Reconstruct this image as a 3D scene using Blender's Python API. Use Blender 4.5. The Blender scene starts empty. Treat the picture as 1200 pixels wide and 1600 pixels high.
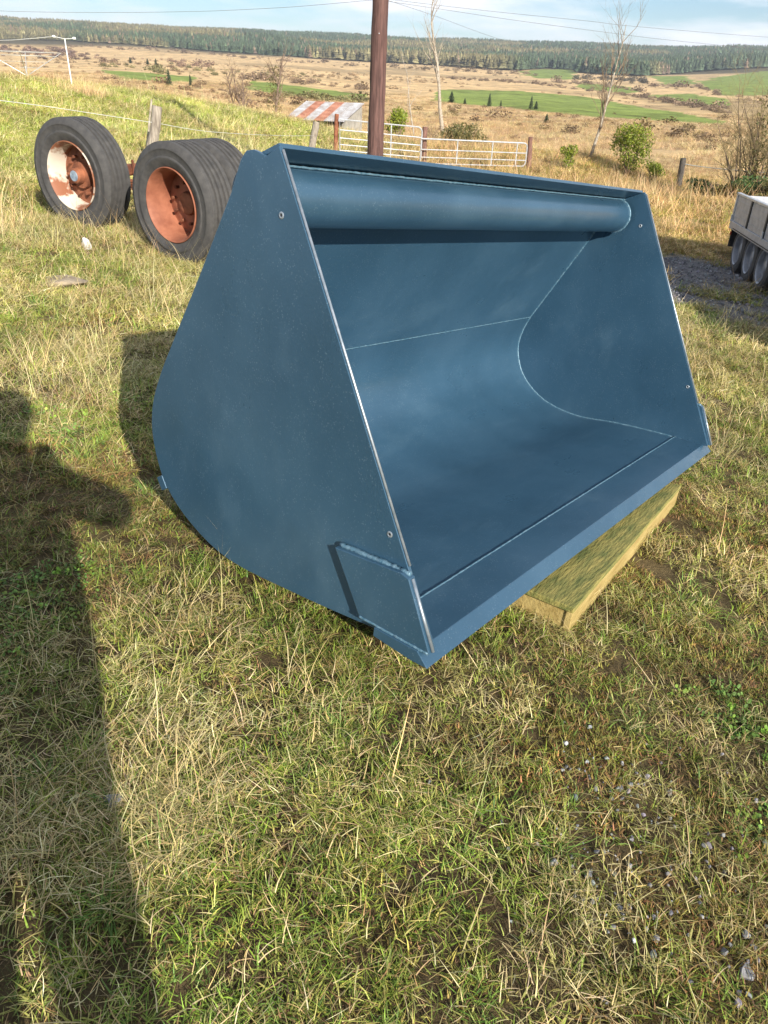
import bpy, bmesh, math, random
import numpy as np
from mathutils import Vector, Matrix

random.seed(7)
rng = np.random.default_rng(11)
rad = math.radians
scene = bpy.context.scene
col = scene.collection

# ------------------------------------------------------------------ camera
H = 1.35                                   # lens height over the ground at the photographer's feet
F = 1130.0                                 # focal length in pixels of the 1200 x 1600 photograph
PITCH = math.atan((800 - 118) / F)
ROLL = rad(2.0)
cp, sp, cr, sr = math.cos(PITCH), math.sin(PITCH), math.cos(ROLL), math.sin(ROLL)
C_F = np.array([0, cp, -sp])
C_U0 = np.array([0, sp, cp])
C_R0 = np.array([1.0, 0, 0])
C_R = cr * C_R0 + sr * C_U0
C_U = cr * C_U0 - sr * C_R0
cam_d = bpy.data.cameras.new('camera')
cam = bpy.data.objects.new('camera', cam_d)
col.objects.link(cam)
cam_d.sensor_fit = 'VERTICAL'
cam_d.sensor_height = 36.0
cam_d.lens = F / 1600 * 36.0
cam_d.clip_start = 0.03
cam_d.clip_end = 12000
cm = Matrix(((C_R[0], C_U[0], -C_F[0], 0), (C_R[1], C_U[1], -C_F[1], 0), (C_R[2], C_U[2], -C_F[2], H), (0, 0, 0, 1)))
cam.matrix_world = cm
scene.camera = cam

# ------------------------------------------------------------------ sky, sun, exposure
SUN_AZ, SUN_EL = 152.0, 24.5               # bearing of the sun, clockwise from straight ahead (+y)
world = bpy.data.worlds.new('World')
scene.world = world
world.use_nodes = True
wn, wl = world.node_tree.nodes, world.node_tree.links
wn.clear()
wo = wn.new('ShaderNodeOutputWorld')
bg = wn.new('ShaderNodeBackground')
sky = wn.new('ShaderNodeTexSky')
sky.sky_type = 'NISHITA'
sky.sun_disc = False
sky.sun_elevation = rad(SUN_EL)
sky.sun_rotation = rad(SUN_AZ)
sky.altitude = 100
sky.air_density = 1.0
sky.dust_density = 0.0
sky.ozone_density = 5.0
tc = wn.new('ShaderNodeTexCoord')
mp = wn.new('ShaderNodeMapping')
mp.inputs['Scale'].default_value = (1.6, 1.6, 9.0)
cn = wn.new('ShaderNodeTexNoise')
cn.inputs['Scale'].default_value = 2.1
cn.inputs['Detail'].default_value = 7
cn.inputs['Roughness'].default_value = 0.55
crp = wn.new('ShaderNodeValToRGB')
crp.color_ramp.elements[0].position = 0.43
crp.color_ramp.elements[1].position = 0.60
mixc = wn.new('ShaderNodeMixRGB')
mixc.inputs['Color2'].default_value = (9.5, 9.8, 10.4, 1)
wl.new(tc.outputs['Generated'], mp.inputs['Vector'])
wl.new(mp.outputs['Vector'], cn.inputs['Vector'])
wl.new(cn.outputs['Fac'], crp.inputs['Fac'])
wl.new(crp.outputs['Color'], mixc.inputs['Fac'])
wl.new(sky.outputs['Color'], mixc.inputs['Color1'])
wl.new(mixc.outputs['Color'], bg.inputs['Color'])
bg.inputs['Strength'].default_value = 0.068
wl.new(bg.outputs['Background'], wo.inputs['Surface'])

sun_d = bpy.data.lights.new('sun', 'SUN')
sun = bpy.data.objects.new('sun', sun_d)
col.objects.link(sun)
sun_d.energy = 4.6
sun_d.angle = rad(0.55)
sun_d.color = (1.0, 0.93, 0.82)
to_sun = Vector((math.sin(rad(SUN_AZ)) * math.cos(rad(SUN_EL)), math.cos(rad(SUN_AZ)) * math.cos(rad(SUN_EL)), math.sin(rad(SUN_EL))))
sun.rotation_euler = to_sun.to_track_quat('Z', 'Y').to_euler()

vs = scene.view_settings
vs.view_transform = 'Standard'
vs.look = 'None'
vs.exposure = 0.9
vs.gamma = 1.0
vs.use_curve_mapping = False
cy = scene.cycles
cy.max_bounces = 4
cy.diffuse_bounces = 2
cy.glossy_bounces = 3
cy.transmission_bounces = 2
cy.transparent_max_bounces = 4
cy.volume_bounces = 0
cy.caustics_reflective = True
cy.caustics_refractive = False

# ------------------------------------------------------------------ pixel helpers
def ray(x, y):
    d = (x - 600) * C_R + (800 - y) * C_U + F * C_F
    return d / np.linalg.norm(d)

def at(x, y, r):                            # point on a pixel's ray at horizontal distance r
    d = ray(x, y)
    p = d * (r / math.hypot(d[0], d[1]))
    return np.array([p[0], p[1], p[2] + H])

def project(P):
    P = np.asarray(P, float) - np.array([0, 0, H])
    D = np.maximum(P @ C_F, 1e-3)
    return 600 + F * (P @ C_R) / D, 800 - F * (P @ C_U) / D

# ------------------------------------------------------------------ noise (numpy)
def _hash(ix, iy, seed):
    n = (ix.astype(np.int64) * 374761393 + iy.astype(np.int64) * 668265263 + seed * 982451653) & 0x7fffffff
    n = ((n ^ (n >> 13)) * 1274126177) & 0x7fffffff
    return ((n ^ (n >> 16)) & 0xffff) / 65535.0

def vnoise(x, y, seed=0):
    x = np.asarray(x, float); y = np.asarray(y, float)
    ix, iy = np.floor(x), np.floor(y)
    fx, fy = x - ix, y - iy
    fx, fy = fx * fx * (3 - 2 * fx), fy * fy * (3 - 2 * fy)
    a, b = _hash(ix, iy, seed), _hash(ix + 1, iy, seed)
    c, d = _hash(ix, iy + 1, seed), _hash(ix + 1, iy + 1, seed)
    return (a * (1 - fx) + b * fx) * (1 - fy) + (c * (1 - fx) + d * fx) * fy

def fbm(x, y, seed=0, octs=4):
    s, a, t = 0, 1.0, 0
    for o in range(octs):
        s = s + a * vnoise(np.asarray(x) * 2 ** o, np.asarray(y) * 2 ** o, seed + o * 17)
        t += a; a *= 0.5
    return s / t

def sstep(a, b, x):
    t = np.clip((x - a) / (b - a), 0, 1)
    return t * t * (3 - 2 * t)

# ------------------------------------------------------------------ terrain height
cols_x = [-300, 0, 200, 400, 600, 800, 1000, 1200, 1500]
TAB = {40: [120, 138, 160, 192, 225, 234, 236, 242, 250],
       80: [112, 124, 142, 165, 184, 193, 200, 208, 216],
       150: [106, 116, 124, 141, 157, 170, 182, 191, 199],
       300: [100, 108, 113, 124, 138, 150, 164, 172, 180],
       500: [90, 98, 102, 112, 124, 135, 146, 150, 155],
       800: [78, 84, 88, 98, 110, 120, 128, 128, 130],
       1200: [64, 68, 72, 86, 97, 107, 116, 114, 115],
       1700: [48, 52, 58, 68, 78, 89, 98, 97, 97],
       2400: [33, 36, 47, 55, 65, 74, 81, 82, 82],
       3500: [38, 42, 52, 60, 69, 78, 85, 86, 86]}
tab_r = sorted(TAB)
tab_az = np.array([math.atan2(ray(x, 130)[0], ray(x, 130)[1]) for x in cols_x])
tab_z = np.array([[at(x, y, r)[2] for x, y in zip(cols_x, TAB[r])] for r in tab_r])
tab_lr = np.log(np.array(tab_r, float))

def table_z(r, az):
    lr = np.log(np.maximum(r, 1e-3))
    az = np.clip(az, tab_az[0], tab_az[-1])
    ci = np.clip(np.searchsorted(tab_az, az) - 1, 0, len(tab_az) - 2)
    ri = np.clip(np.searchsorted(tab_lr, lr) - 1, 0, len(tab_lr) - 2)
    u = np.clip((az - tab_az[ci]) / (tab_az[ci + 1] - tab_az[ci]), 0, 1); u = u * u * (3 - 2 * u)
    v = np.clip((lr - tab_lr[ri]) / (tab_lr[ri + 1] - tab_lr[ri]), 0, 1)
    return (tab_z[ri, ci] * (1 - u) + tab_z[ri, ci + 1] * u) * (1 - v) + (tab_z[ri + 1, ci] * (1 - u) + tab_z[ri + 1, ci + 1] * u) * v

ctrl = [(-.2, -.4, -1.35), (-.67, 1.93, -1.345), (.13, 1.32, -1.375), (1.58, 3.2, -1.665), (.79, 3.82, -1.64), (.85, 2.3, -1.52),
        (-3.1, 7.5, -1.36), (-2.0, 6.7, -1.45), (5.0, 11.2, -2.27), (4.6, 8.5, -2.14), (-.4, 13, -1.75), (-4.1, 13.4, -1.36),
        (-2, 1.5, -1.22), (-3, 4, -1.25), (3.2, 2.5, -1.82), (0, -3, -1.3), (3, -3, -1.65), (-4, -3, -1.0), (-5.5, 7, -1.15),
        (8, 0, -2.2), (-8, 0, -.8), (0, -10, -1.0), (10, -10, -2), (-10, -10, -.4), (14, 6, -2.7), (-14, 10, -.6)]
ctrl = [(a, b, c + H) for a, b, c in ctrl]
for x, y, r in [(0, 128, 25), (110, 140, 26), (230, 158, 26), (350, 178, 27), (450, 195, 28), (522, 247, 25), (590, 255, 25), (820, 260, 28), (930, 248, 30), (1063, 291, 29), (1150, 325, 20)]:
    ctrl.append(tuple(at(x, y, r)))
for k, x in enumerate(cols_x):
    for r in (40, 62):
        a = tab_az[k]
        ctrl.append((r * math.sin(a), r * math.cos(a), float(table_z(np.array([r]), np.array([a]))[0])))
ctrl += [(-40, -10, 1.0), (40, -10, -3), (0, -40, 0.5), (-40, 20, .4), (40, 15, -3.0)]
ctrl = np.array(ctrl)

def _phi(d2):
    return 0.5 * d2 * np.log(d2 + 1e-9)
_n = len(ctrl)
_K = _phi(((ctrl[:, None, :2] - ctrl[None, :, :2]) ** 2).sum(-1)) + np.eye(_n) * 0.004
_Pm = np.c_[np.ones(_n), ctrl[:, :2]]
_A = np.block([[_K, _Pm], [_Pm.T, np.zeros((3, 3))]])
_w = np.linalg.solve(_A, np.r_[ctrl[:, 2], 0, 0, 0])

def ground(x, y):
    x = np.atleast_1d(np.asarray(x, float)); y = np.atleast_1d(np.asarray(y, float))
    r = np.hypot(x, y); az = np.arctan2(x, y)
    z = np.zeros_like(x)
    nearm = r < 62
    if nearm.any():
        xs, ys = x[nearm], y[nearm]
        zz = np.empty_like(xs)
        for s in range(0, len(xs), 20000):
            a, b = xs[s:s + 20000], ys[s:s + 20000]
            d2 = (a[:, None] - ctrl[None, :, 0]) ** 2 + (b[:, None] - ctrl[None, :, 1]) ** 2
            zz[s:s + 20000] = _phi(d2) @ _w[:_n] + _w[_n] + _w[_n + 1] * a + _w[_n + 2] * b
        z[nearm] = zz
    t = table_z(np.maximum(r, 40), az)
    w = sstep(36, 60, r)
    z = z * (1 - w) + t * w
    back = sstep(1.2, 2.2, np.abs(az)) * sstep(40, 70, r)
    z = z * (1 - back) + (-0.5 - 0.0 * r) * back
    # small hummocks
    z = z + (fbm(x * 1.1, y * 1.1, 3, 3) - .5) * 0.05 * sstep(0.5, 4, r) * (1 - sstep(40, 90, r) * .0) * np.where((np.abs(x - .4) < 1.6) & (np.abs(y - 2.6) < 1.9), .25, 1)
    z = z + (fbm(x * .12, y * .12, 5, 3) - .5) * 0.9 * sstep(45, 160, r) * (1 - sstep(900, 1500, r))
    z = z + (fbm(x * .006, y * .006, 9, 3) - .5) * 16 * sstep(1100, 1700, r)
    return z

def G(x, y):
    return float(ground(x, y)[0])

def hit(x, y, r0=1.0, r1=3000.0):           # first place where a pixel's ray meets the ground
    d = ray(x, y)
    hd = math.hypot(d[0], d[1])
    rs = np.exp(np.linspace(math.log(r0), math.log(r1), 3000))
    px, py, pz = d[0] * rs / hd, d[1] * rs / hd, d[2] * rs / hd + H
    k = np.nonzero(pz <= ground(px, py))[0]
    k = k[0] if len(k) else len(rs) - 1
    return np.array([px[k], py[k], G(px[k], py[k])]), rs[k]

# ------------------------------------------------------------------ mesh helpers
class MB:
    def __init__(s):
        s.v = []; s.f = []; s.m = []
    def add(s, verts, faces, mi=0):
        o = len(s.v)
        s.v.extend([tuple(map(float, p)) for p in verts])
        s.f.extend([tuple(i + o for i in f) for f in faces])
        s.m.extend([mi] * len(faces))
    def box(s, c, size, rot=None, mi=0):
        hx, hy, hz = [q / 2 for q in size]
        vs_ = [Vector((a * hx, b * hy, d * hz)) for d in (-1, 1) for b in (-1, 1) for a in (-1, 1)]
        if rot is not None:
            vs_ = [rot @ p for p in vs_]
        c = Vector(c)
        s.add([p + c for p in vs_], [(0, 2, 3, 1), (4, 5, 7, 6), (0, 1, 5, 4), (2, 6, 7, 3), (0, 4, 6, 2), (1, 3, 7, 5)], mi)
    def prism(s, poly, x0, x1, mi=0):        # poly in (y, z), extruded along x
        n = len(poly)
        vs_ = [(x0, a, b) for a, b in poly] + [(x1, a, b) for a, b in poly]
        fs = [(i, (i + 1) % n, n + (i + 1) % n, n + i) for i in range(n)]
        fs += [tuple(range(n - 1, -1, -1)), tuple(range(n, 2 * n))]
        s.add(vs_, fs, mi)
    def tube(s, path, radii, n=6, caps=True, mi=0):
        path = [Vector(p) for p in path]
        if not hasattr(radii, '__len__'):
            radii = [radii] * len(path)
        vs_, fs = [], []
        up = None
        for i, p in enumerate(path):
            t = (path[min(i + 1, len(path) - 1)] - path[max(i - 1, 0)])
            t = t.normalized() if t.length > 1e-9 else Vector((0, 0, 1))
            if up is None:
                up = Vector((1, 0, 0)) if abs(t.x) < .8 else Vector((0, 1, 0))
            a = (up - t * up.dot(t)).normalized()
            b = t.cross(a)
            up = a
            for k in range(n):
                g = 2 * math.pi * k / n
                vs_.append(p + (a * math.cos(g) + b * math.sin(g)) * radii[i])
        for i in range(len(path) - 1):
            for k in range(n):
                fs.append((i * n + k, i * n + (k + 1) % n, (i + 1) * n + (k + 1) % n, (i + 1) * n + k))
        if caps:
            fs.append(tuple(range(n - 1, -1, -1)))
            fs.append(tuple(range((len(path) - 1) * n, len(path) * n)))
        s.add(vs_, fs, mi)
    def lathe(s, prof, n=48, close=False, mi=0):   # prof: (axis x, radius)
        vs_, fs = [], []
        m = len(prof)
        for k in range(n):
            g = 2 * math.pi * k / n
            for a, r in prof:
                vs_.append((a, r * math.cos(g), r * math.sin(g)))
        for k in range(n):
            k2 = (k + 1) % n
            for i in range(m if close else m - 1):
                j = (i + 1) % m
                fs.append((k * m + i, k * m + j, k2 * m + j, k2 * m + i))
        s.add(vs_, fs, mi)
    def build(s, name, mat, parent=None, smooth=False, bevel=0, fixn=True):
        me = bpy.data.meshes.new(name)
        me.from_pydata(s.v, [], s.f)
        mats = mat if isinstance(mat, (list, tuple)) else [mat]
        for q in mats:
            me.materials.append(q)
        if len(mats) > 1:
            me.polygons.foreach_set('material_index', s.m)
        if fixn:
            bm = bmesh.new(); bm.from_mesh(me)
            bmesh.ops.recalc_face_normals(bm, faces=bm.faces)
            bm.to_mesh(me); bm.free()
        if smooth:
            me.polygons.foreach_set('use_smooth', [True] * len(me.polygons))
            if smooth != 'all':
                me.set_sharp_from_angle(angle=rad(38))
        me.update()
        o = bpy.data.objects.new(name, me)
        col.objects.link(o)
        if parent is not None:
            o.parent = parent
        if bevel:
            b = o.modifiers.new('bevel', 'BEVEL')
            b.width = bevel; b.segments = 2; b.limit_method = 'ANGLE'; b.angle_limit = rad(35)
        return o

def np_mesh(name, verts, quads, mat, parent=None, smooth=True):
    me = bpy.data.meshes.new(name)
    verts = np.asarray(verts, np.float32); quads = np.asarray(quads, np.int32)
    k = quads.shape[1]
    me.vertices.add(len(verts)); me.vertices.foreach_set('co', verts.ravel())
    me.loops.add(quads.size); me.loops.foreach_set('vertex_index', quads.ravel())
    me.polygons.add(len(quads))
    me.polygons.foreach_set('loop_start', np.arange(0, quads.size, k, dtype=np.int32))
    me.polygons.foreach_set('use_smooth', np.full(len(quads), smooth))
    me.materials.append(mat)
    me.update(calc_edges=True)
    o = bpy.data.objects.new(name, me)
    col.objects.link(o)
    if parent is not None:
        o.parent = parent
    return o

def tag(o, label, cat, group=None):
    o['label'] = label; o['category'] = cat
    if group: o['group'] = group
    return o

def empty(name, loc=(0, 0, 0), rot=None):
    o = bpy.data.objects.new(name, None)
    col.objects.link(o)
    o.empty_display_size = .1
    if rot is not None:
        m = rot.to_4x4(); m.translation = Vector(loc); o.matrix_world = m
    else:
        o.location = loc
    return o

def frame(xa, za):                          # rotation with local x along xa, z near za
    x = Vector(xa).normalized(); z = Vector(za)
    y = z.cross(x).normalized(); z = x.cross(y)
    return Matrix((x, y, z)).transposed()

def gnormal(x, y, e=.4):
    return Vector((G(x - e, y) - G(x + e, y), G(x, y - e) - G(x, y + e), 2 * e)).normalized()

# ------------------------------------------------------------------ materials
def mat_new(name):
    m = bpy.data.materials.new(name); m.use_nodes = True
    nt = m.node_tree
    b = nt.nodes['Principled BSDF']
    return m, nt, b

def N(nt, t, **kw):
    n = nt.nodes.new(t)
    for k, v in kw.items():
        if k in n.inputs.keys():
            n.inputs[k].default_value = v
        else:
            setattr(n, k, v)
    return n

def ramp(nt, stops):
    n = nt.nodes.new('ShaderNodeValToRGB')
    e = n.color_ramp.elements
    while len(e) < len(stops): e.new(0.5)
    for q, (p, c) in zip(e, stops):
        q.position = p
        q.color = (*c, 1) if len(c) == 3 else c
    return n

def simple(name, c1, c2, scale=8, rough=.7, metal=0, bump=0, detail=6, lo=.35, hi=.65, coord='Object', bdist=.01, stretch=None):
    m, nt, b = mat_new(name)
    tcn = N(nt, 'ShaderNodeTexCoord')
    src = tcn.outputs[coord]
    if stretch:
        mpn = N(nt, 'ShaderNodeMapping'); mpn.inputs['Scale'].default_value = stretch
        nt.links.new(src, mpn.inputs['Vector']); src = mpn.outputs['Vector']
    n = N(nt, 'ShaderNodeTexNoise', Scale=scale, Detail=detail, Roughness=.6)
    nt.links.new(src, n.inputs['Vector'])
    r = ramp(nt, [(lo, c1), (hi, c2)])
    nt.links.new(n.outputs['Fac'], r.inputs['Fac'])
    nt.links.new(r.outputs['Color'], b.inputs['Base Color'])
    b.inputs['Roughness'].default_value = rough
    b.inputs['Metallic'].default_value = metal
    if bump:
        n2 = N(nt, 'ShaderNodeTexNoise', Scale=scale * 3.7, Detail=6)
        nt.links.new(src, n2.inputs['Vector'])
        bp = N(nt, 'ShaderNodeBump', Strength=bump, Distance=bdist)
        nt.links.new(n2.outputs['Fac'], bp.inputs['Height'])
        nt.links.new(bp.outputs['Normal'], b.inputs['Normal'])
    return m

def mat_paint():
    m, nt, b = mat_new('blue_paint')
    L = nt.links.new
    tcn = N(nt, 'ShaderNodeTexCoord')
    big = N(nt, 'ShaderNodeTexNoise', Scale=2.3, Detail=4, Roughness=.5)
    L(tcn.outputs['Object'], big.inputs['Vector'])
    r1 = ramp(nt, [(.3, (.030, .080, .132)), (.5, (.038, .096, .156)), (.72, (.052, .118, .184))])
    L(big.outputs['Fac'], r1.inputs['Fac'])
    # soft pale drifts mottling the paint, stretched; reflected sheen painted into the colour
    mpn = N(nt, 'ShaderNodeMapping'); mpn.inputs['Scale'].default_value = (1.2, 3.0, 1.6); mpn.inputs['Rotation'].default_value = (.5, .2, .3)
    L(tcn.outputs['Object'], mpn.inputs['Vector'])
    dr = N(nt, 'ShaderNodeTexNoise', Scale=1.7, Detail=5, Roughness=.6); L(mpn.outputs['Vector'], dr.inputs['Vector'])
    r2 = ramp(nt, [(.56, (0, 0, 0)), (.78, (.35, .35, .35))]); L(dr.outputs['Fac'], r2.inputs['Fac'])
    mx = N(nt, 'ShaderNodeMixRGB'); mx.inputs['Color2'].default_value = (.095, .175, .24, 1)
    L(r2.outputs['Color'], mx.inputs['Fac']); L(r1.outputs['Color'], mx.inputs['Color1'])
    # fine specks of dry spray
    sp1 = N(nt, 'ShaderNodeTexVoronoi', Scale=135.0); L(tcn.outputs['Object'], sp1.inputs['Vector'])
    r3 = ramp(nt, [(.10, (1, 1, 1)), (.30, (0, 0, 0))]); L(sp1.outputs['Distance'], r3.inputs['Fac'])
    spn = N(nt, 'ShaderNodeTexNoise', Scale=26, Detail=3); L(tcn.outputs['Object'], spn.inputs['Vector'])
    r4 = ramp(nt, [(.40, (.06, .06, .06)), (.66, (.62, .62, .62))]); L(spn.outputs['Fac'], r4.inputs['Fac'])
    mul = N(nt, 'ShaderNodeMath', operation='MULTIPLY'); L(r3.outputs['Color'], mul.inputs[0]); L(r4.outputs['Color'], mul.inputs[1])
    mx2 = N(nt, 'ShaderNodeMixRGB'); mx2.inputs['Color2'].default_value = (.17, .25, .31, 1)
    L(mul.outputs[0], mx2.inputs['Fac']); L(mx.outputs['Color'], mx2.inputs['Color1'])
    L(mx2.outputs['Color'], b.inputs['Base Color'])
    rr = ramp(nt, [(.3, (.24, .24, .24)), (.7, (.44, .44, .44))]); L(dr.outputs['Fac'], rr.inputs['Fac'])
    L(rr.outputs['Color'], b.inputs['Roughness'])
    b.inputs['Metallic'].default_value = 0.30
    b.inputs['Coat Weight'].default_value = .35
    b.inputs['Coat Roughness'].default_value = .28
    fine = N(nt, 'ShaderNodeTexNoise', Scale=90, Detail=3); L(tcn.outputs['Object'], fine.inputs['Vector'])
    wav = N(nt, 'ShaderNodeTexNoise', Scale=4.0, Detail=2); L(tcn.outputs['Object'], wav.inputs['Vector'])
    b1 = N(nt, 'ShaderNodeBump', Strength=.10, Distance=.004); L(fine.outputs['Fac'], b1.inputs['Height'])
    b2 = N(nt, 'ShaderNodeBump', Strength=.16, Distance=.03); L(wav.outputs['Fac'], b2.inputs['Height']); L(b1.outputs['Normal'], b2.inputs['Normal'])
    L(b2.outputs['Normal'], b.inputs['Normal'])
    return m
M_paint = mat_paint()
M_weld = simple('weld_paint', (.05, .13, .19), (.14, .23, .29), scale=70, rough=.4, metal=.2, bump=.6, bdist=.003)
M_lit_edge_rim = simple('lit_edge_bare_rim', (.24, .29, .33), (.42, .46, .50), scale=40, rough=.35, metal=.6)  # pale tone paints sunlight onto the plate edges; also colours the hole rims
M_tyre = simple('tyre_rubber', (.040, .039, .039), (.078, .074, .070), scale=16, rough=.75, bump=.25, bdist=.004, lo=.3, hi=.7)
M_rust = simple('rust', (.10, .030, .014), (.34, .125, .060), scale=7, rough=.85, bump=.4, bdist=.004)
M_rust_pale = simple('rust_primer', (.22, .072, .038), (.34, .130, .072), scale=9, rough=.7, bump=.2, bdist=.003)
M_rim_white = simple('flaking_white_paint', (.26, .10, .05), (.60, .53, .44), scale=4.5, rough=.65, bump=.2, lo=.44, hi=.52)
M_hubcap = simple('grey_blue_hub', (.14, .19, .25), (.30, .36, .42), scale=25, rough=.5)
M_pole = simple('creosoted_pole', (.055, .026, .022), (.15, .078, .065), scale=5, rough=.85, bump=.7, stretch=(5, 5, .5), bdist=.012)
M_old = simple('weathered_wood', (.16, .13, .10), (.38, .33, .27), scale=9, rough=.9, bump=.7, stretch=(3, 3, .5), bdist=.01)
M_dark_post = simple('dark_post_wood', (.035, .032, .03), (.11, .095, .08), scale=9, rough=.9, bump=.6, stretch=(3, 3, .5))
M_red_post = simple('brown_post_wood', (.12, .06, .045), (.24, .13, .095), scale=9, rough=.9, bump=.6, stretch=(3, 3, .5))
M_galv = simple('galvanised', (.40, .41, .42), (.62, .63, .64), scale=14, rough=.45, metal=.45)
M_galv_panel = simple('trailer_galvanised', (.30, .31, .34), (.42, .43, .46), scale=9, rough=.5, metal=.35, bump=.1)
M_deck = simple('pale_deck', (.60, .59, .55), (.78, .77, .73), scale=5, rough=.6, bump=.1)
M_black = simple('black_plastic', (.010, .010, .012), (.03, .03, .032), scale=8, rough=.6)
M_redlamp = simple('red_lamp', (.25, .02, .015), (.4, .04, .03), scale=8, rough=.25)
M_rimgrey = simple('painted_rim', (.22, .23, .25), (.36, .37, .40), scale=8, rough=.4, metal=.3)
M_sheet = simple('weathered_tin', (.34, .29, .26), (.56, .57, .58), scale=3.5, rough=.5, metal=.3)
M_sheet_rust = simple('rusted_tin', (.22, .085, .05), (.42, .20, .13), scale=3, rough=.85)
M_block = simple('shed_block', (.25, .23, .20), (.38, .35, .30), scale=5, rough=.9, bump=.4)
M_whitepole = simple('white_pole', (.66, .66, .64), (.80, .80, .78), scale=6, rough=.5)
M_wire = simple('wire', (.10, .10, .105), (.18, .18, .18), scale=3, rough=.5, metal=.4)
M_rope = simple('pale_wire', (.5, .5, .46), (.66, .66, .6), scale=3, rough=.6)
M_white = simple('white_stone', (.62, .60, .56), (.82, .80, .76), scale=12, rough=.8, bump=.4)
M_stone = simple('grey_stone', (.17, .17, .175), (.42, .41, .40), scale=18, rough=.9, bump=.5)
M_slab = simple('tan_slab', (.20, .15, .10), (.36, .29, .20), scale=9, rough=.95, bump=.6)
M_bark_pale = simple('pale_bark', (.20, .16, .12), (.46, .41, .33), scale=11, rough=.9)
M_bark = simple('grey_brown_bark', (.10, .07, .05), (.25, .18, .13), scale=9, rough=.9)
M_twig = simple('brown_twigs', (.14, .095, .06), (.27, .20, .13), scale=6, rough=.9)
M_twig_olive = simple('olive_twigs', (.16, .12, .055), (.34, .27, .13), scale=3, rough=.9)
def mat_leaf(name, c1, c2, scale=4):
    m, nt, b = mat_new(name)
    tcn = N(nt, 'ShaderNodeTexCoord')
    n = N(nt, 'ShaderNodeTexNoise', Scale=scale, Detail=5)
    nt.links.new(tcn.outputs['Object'], n.inputs['Vector'])
    r = ramp(nt, [(.35, c1), (.65, c2)])
    nt.links.new(n.outputs['Fac'], r.inputs['Fac'])
    nt.links.new(r.outputs['Color'], b.inputs['Base Color'])
    b.inputs['Roughness'].default_value = .5
    tr = N(nt, 'ShaderNodeBsdfTranslucent')
    nt.links.new(r.outputs['Color'], tr.inputs['Color'])
    mx = N(nt, 'ShaderNodeMixShader'); mx.inputs[0].default_value = .25
    nt.links.new(b.outputs[0], mx.inputs[1]); nt.links.new(tr.outputs[0], mx.inputs[2])
    nt.links.new(mx.outputs[0], nt.nodes['Material Output'].inputs['Surface'])
    return m
M_leaf_yel = mat_leaf('yellow_green_leaves', (.10, .16, .012), (.34, .38, .04), 6)
M_leaf_ivy = mat_leaf('ivy_leaves', (.03, .07, .02), (.10, .17, .04), 5)
M_gorse = mat_leaf('gorse_leaves', (.07, .075, .02), (.19, .17, .05), 6)
M_conifer = mat_leaf('conifer_needles', (.020, .045, .020), (.055, .09, .038), .2)
M_conifer_near = mat_leaf('young_conifer_needles', (.035, .055, .028), (.08, .10, .05), 2)
def mat_tint(name, spread=.25, rough=.6, transl=.2):
    m, nt, b = mat_new(name)
    L = nt.links.new
    a = N(nt, 'ShaderNodeAttribute'); a.attribute_type = 'INSTANCER'; a.attribute_name = 'tint'
    g = N(nt, 'ShaderNodeAttribute'); g.attribute_type = 'GEOMETRY'; g.attribute_name = 'shade'
    mx = N(nt, 'ShaderNodeVectorMath', operation='MULTIPLY')
    L(a.outputs['Color'], mx.inputs[0]); L(g.outputs['Color'], mx.inputs[1])
    L(mx.outputs[0], b.inputs['Base Color'])
    b.inputs['Roughness'].default_value = rough
    b.inputs['Specular IOR Level'].default_value = .3
    if not transl: return m
    tr = N(nt, 'ShaderNodeBsdfTranslucent'); L(mx.outputs[0], tr.inputs['Color'])
    ms = N(nt, 'ShaderNodeMixShader'); ms.inputs[0].default_value = transl
    L(b.outputs[0], ms.inputs[1]); L(tr.outputs[0], ms.inputs[2])
    L(ms.outputs[0], nt.nodes['Material Output'].inputs['Surface'])
    return m
M_blade = mat_tint('grass_blades', transl=0)
M_forest = mat_tint('forest_needles', transl=0, rough=.8)

def mat_ground():
    m, nt, b = mat_new('field_ground')
    L = nt.links.new
    g = N(nt, 'ShaderNodeNewGeometry')
    a = N(nt, 'ShaderNodeAttribute'); a.attribute_type = 'GEOMETRY'; a.attribute_name = 'cover'
    n1 = N(nt, 'ShaderNodeTexNoise', Scale=5.5, Detail=8, Roughness=.7); L(g.outputs['Position'], n1.inputs['Vector'])
    r1 = ramp(nt, [(.28, (.42, .40, .38)), (.5, (1, 1, 1)), (.75, (1.55, 1.5, 1.4))]); L(n1.outputs['Fac'], r1.inputs['Fac'])
    n2 = N(nt, 'ShaderNodeTexNoise', Scale=.12, Detail=8, Roughness=.65); L(g.outputs['Position'], n2.inputs['Vector'])
    r2 = ramp(nt, [(.32, (.55, .52, .50)), (.48, (1, 1, 1)), (.66, (1.32, 1.27, 1.15))]); L(n2.outputs['Fac'], r2.inputs['Fac'])
    m1 = N(nt, 'ShaderNodeVectorMath', operation='MULTIPLY'); L(a.outputs['Color'], m1.inputs[0]); L(r1.outputs['Color'], m1.inputs[1])
    m2 = N(nt, 'ShaderNodeVectorMath', operation='MULTIPLY'); L(m1.outputs[0], m2.inputs[0]); L(r2.outputs['Color'], m2.inputs[1])
    L(m2.outputs[0], b.inputs['Base Color'])
    b.inputs['Roughness'].default_value = .95
    b.inputs['Specular IOR Level'].default_value = .1
    n3 = N(nt, 'ShaderNodeTexNoise', Scale=22, Detail=8, Roughness=.7); L(g.outputs['Position'], n3.inputs['Vector'])
    bp = N(nt, 'ShaderNodeBump', Strength=.9, Distance=.03); L(n3.outputs['Fac'], bp.inputs['Height'])
    L(bp.outputs['Normal'], b.inputs['Normal'])
    return m
M_ground = mat_ground()

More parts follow.
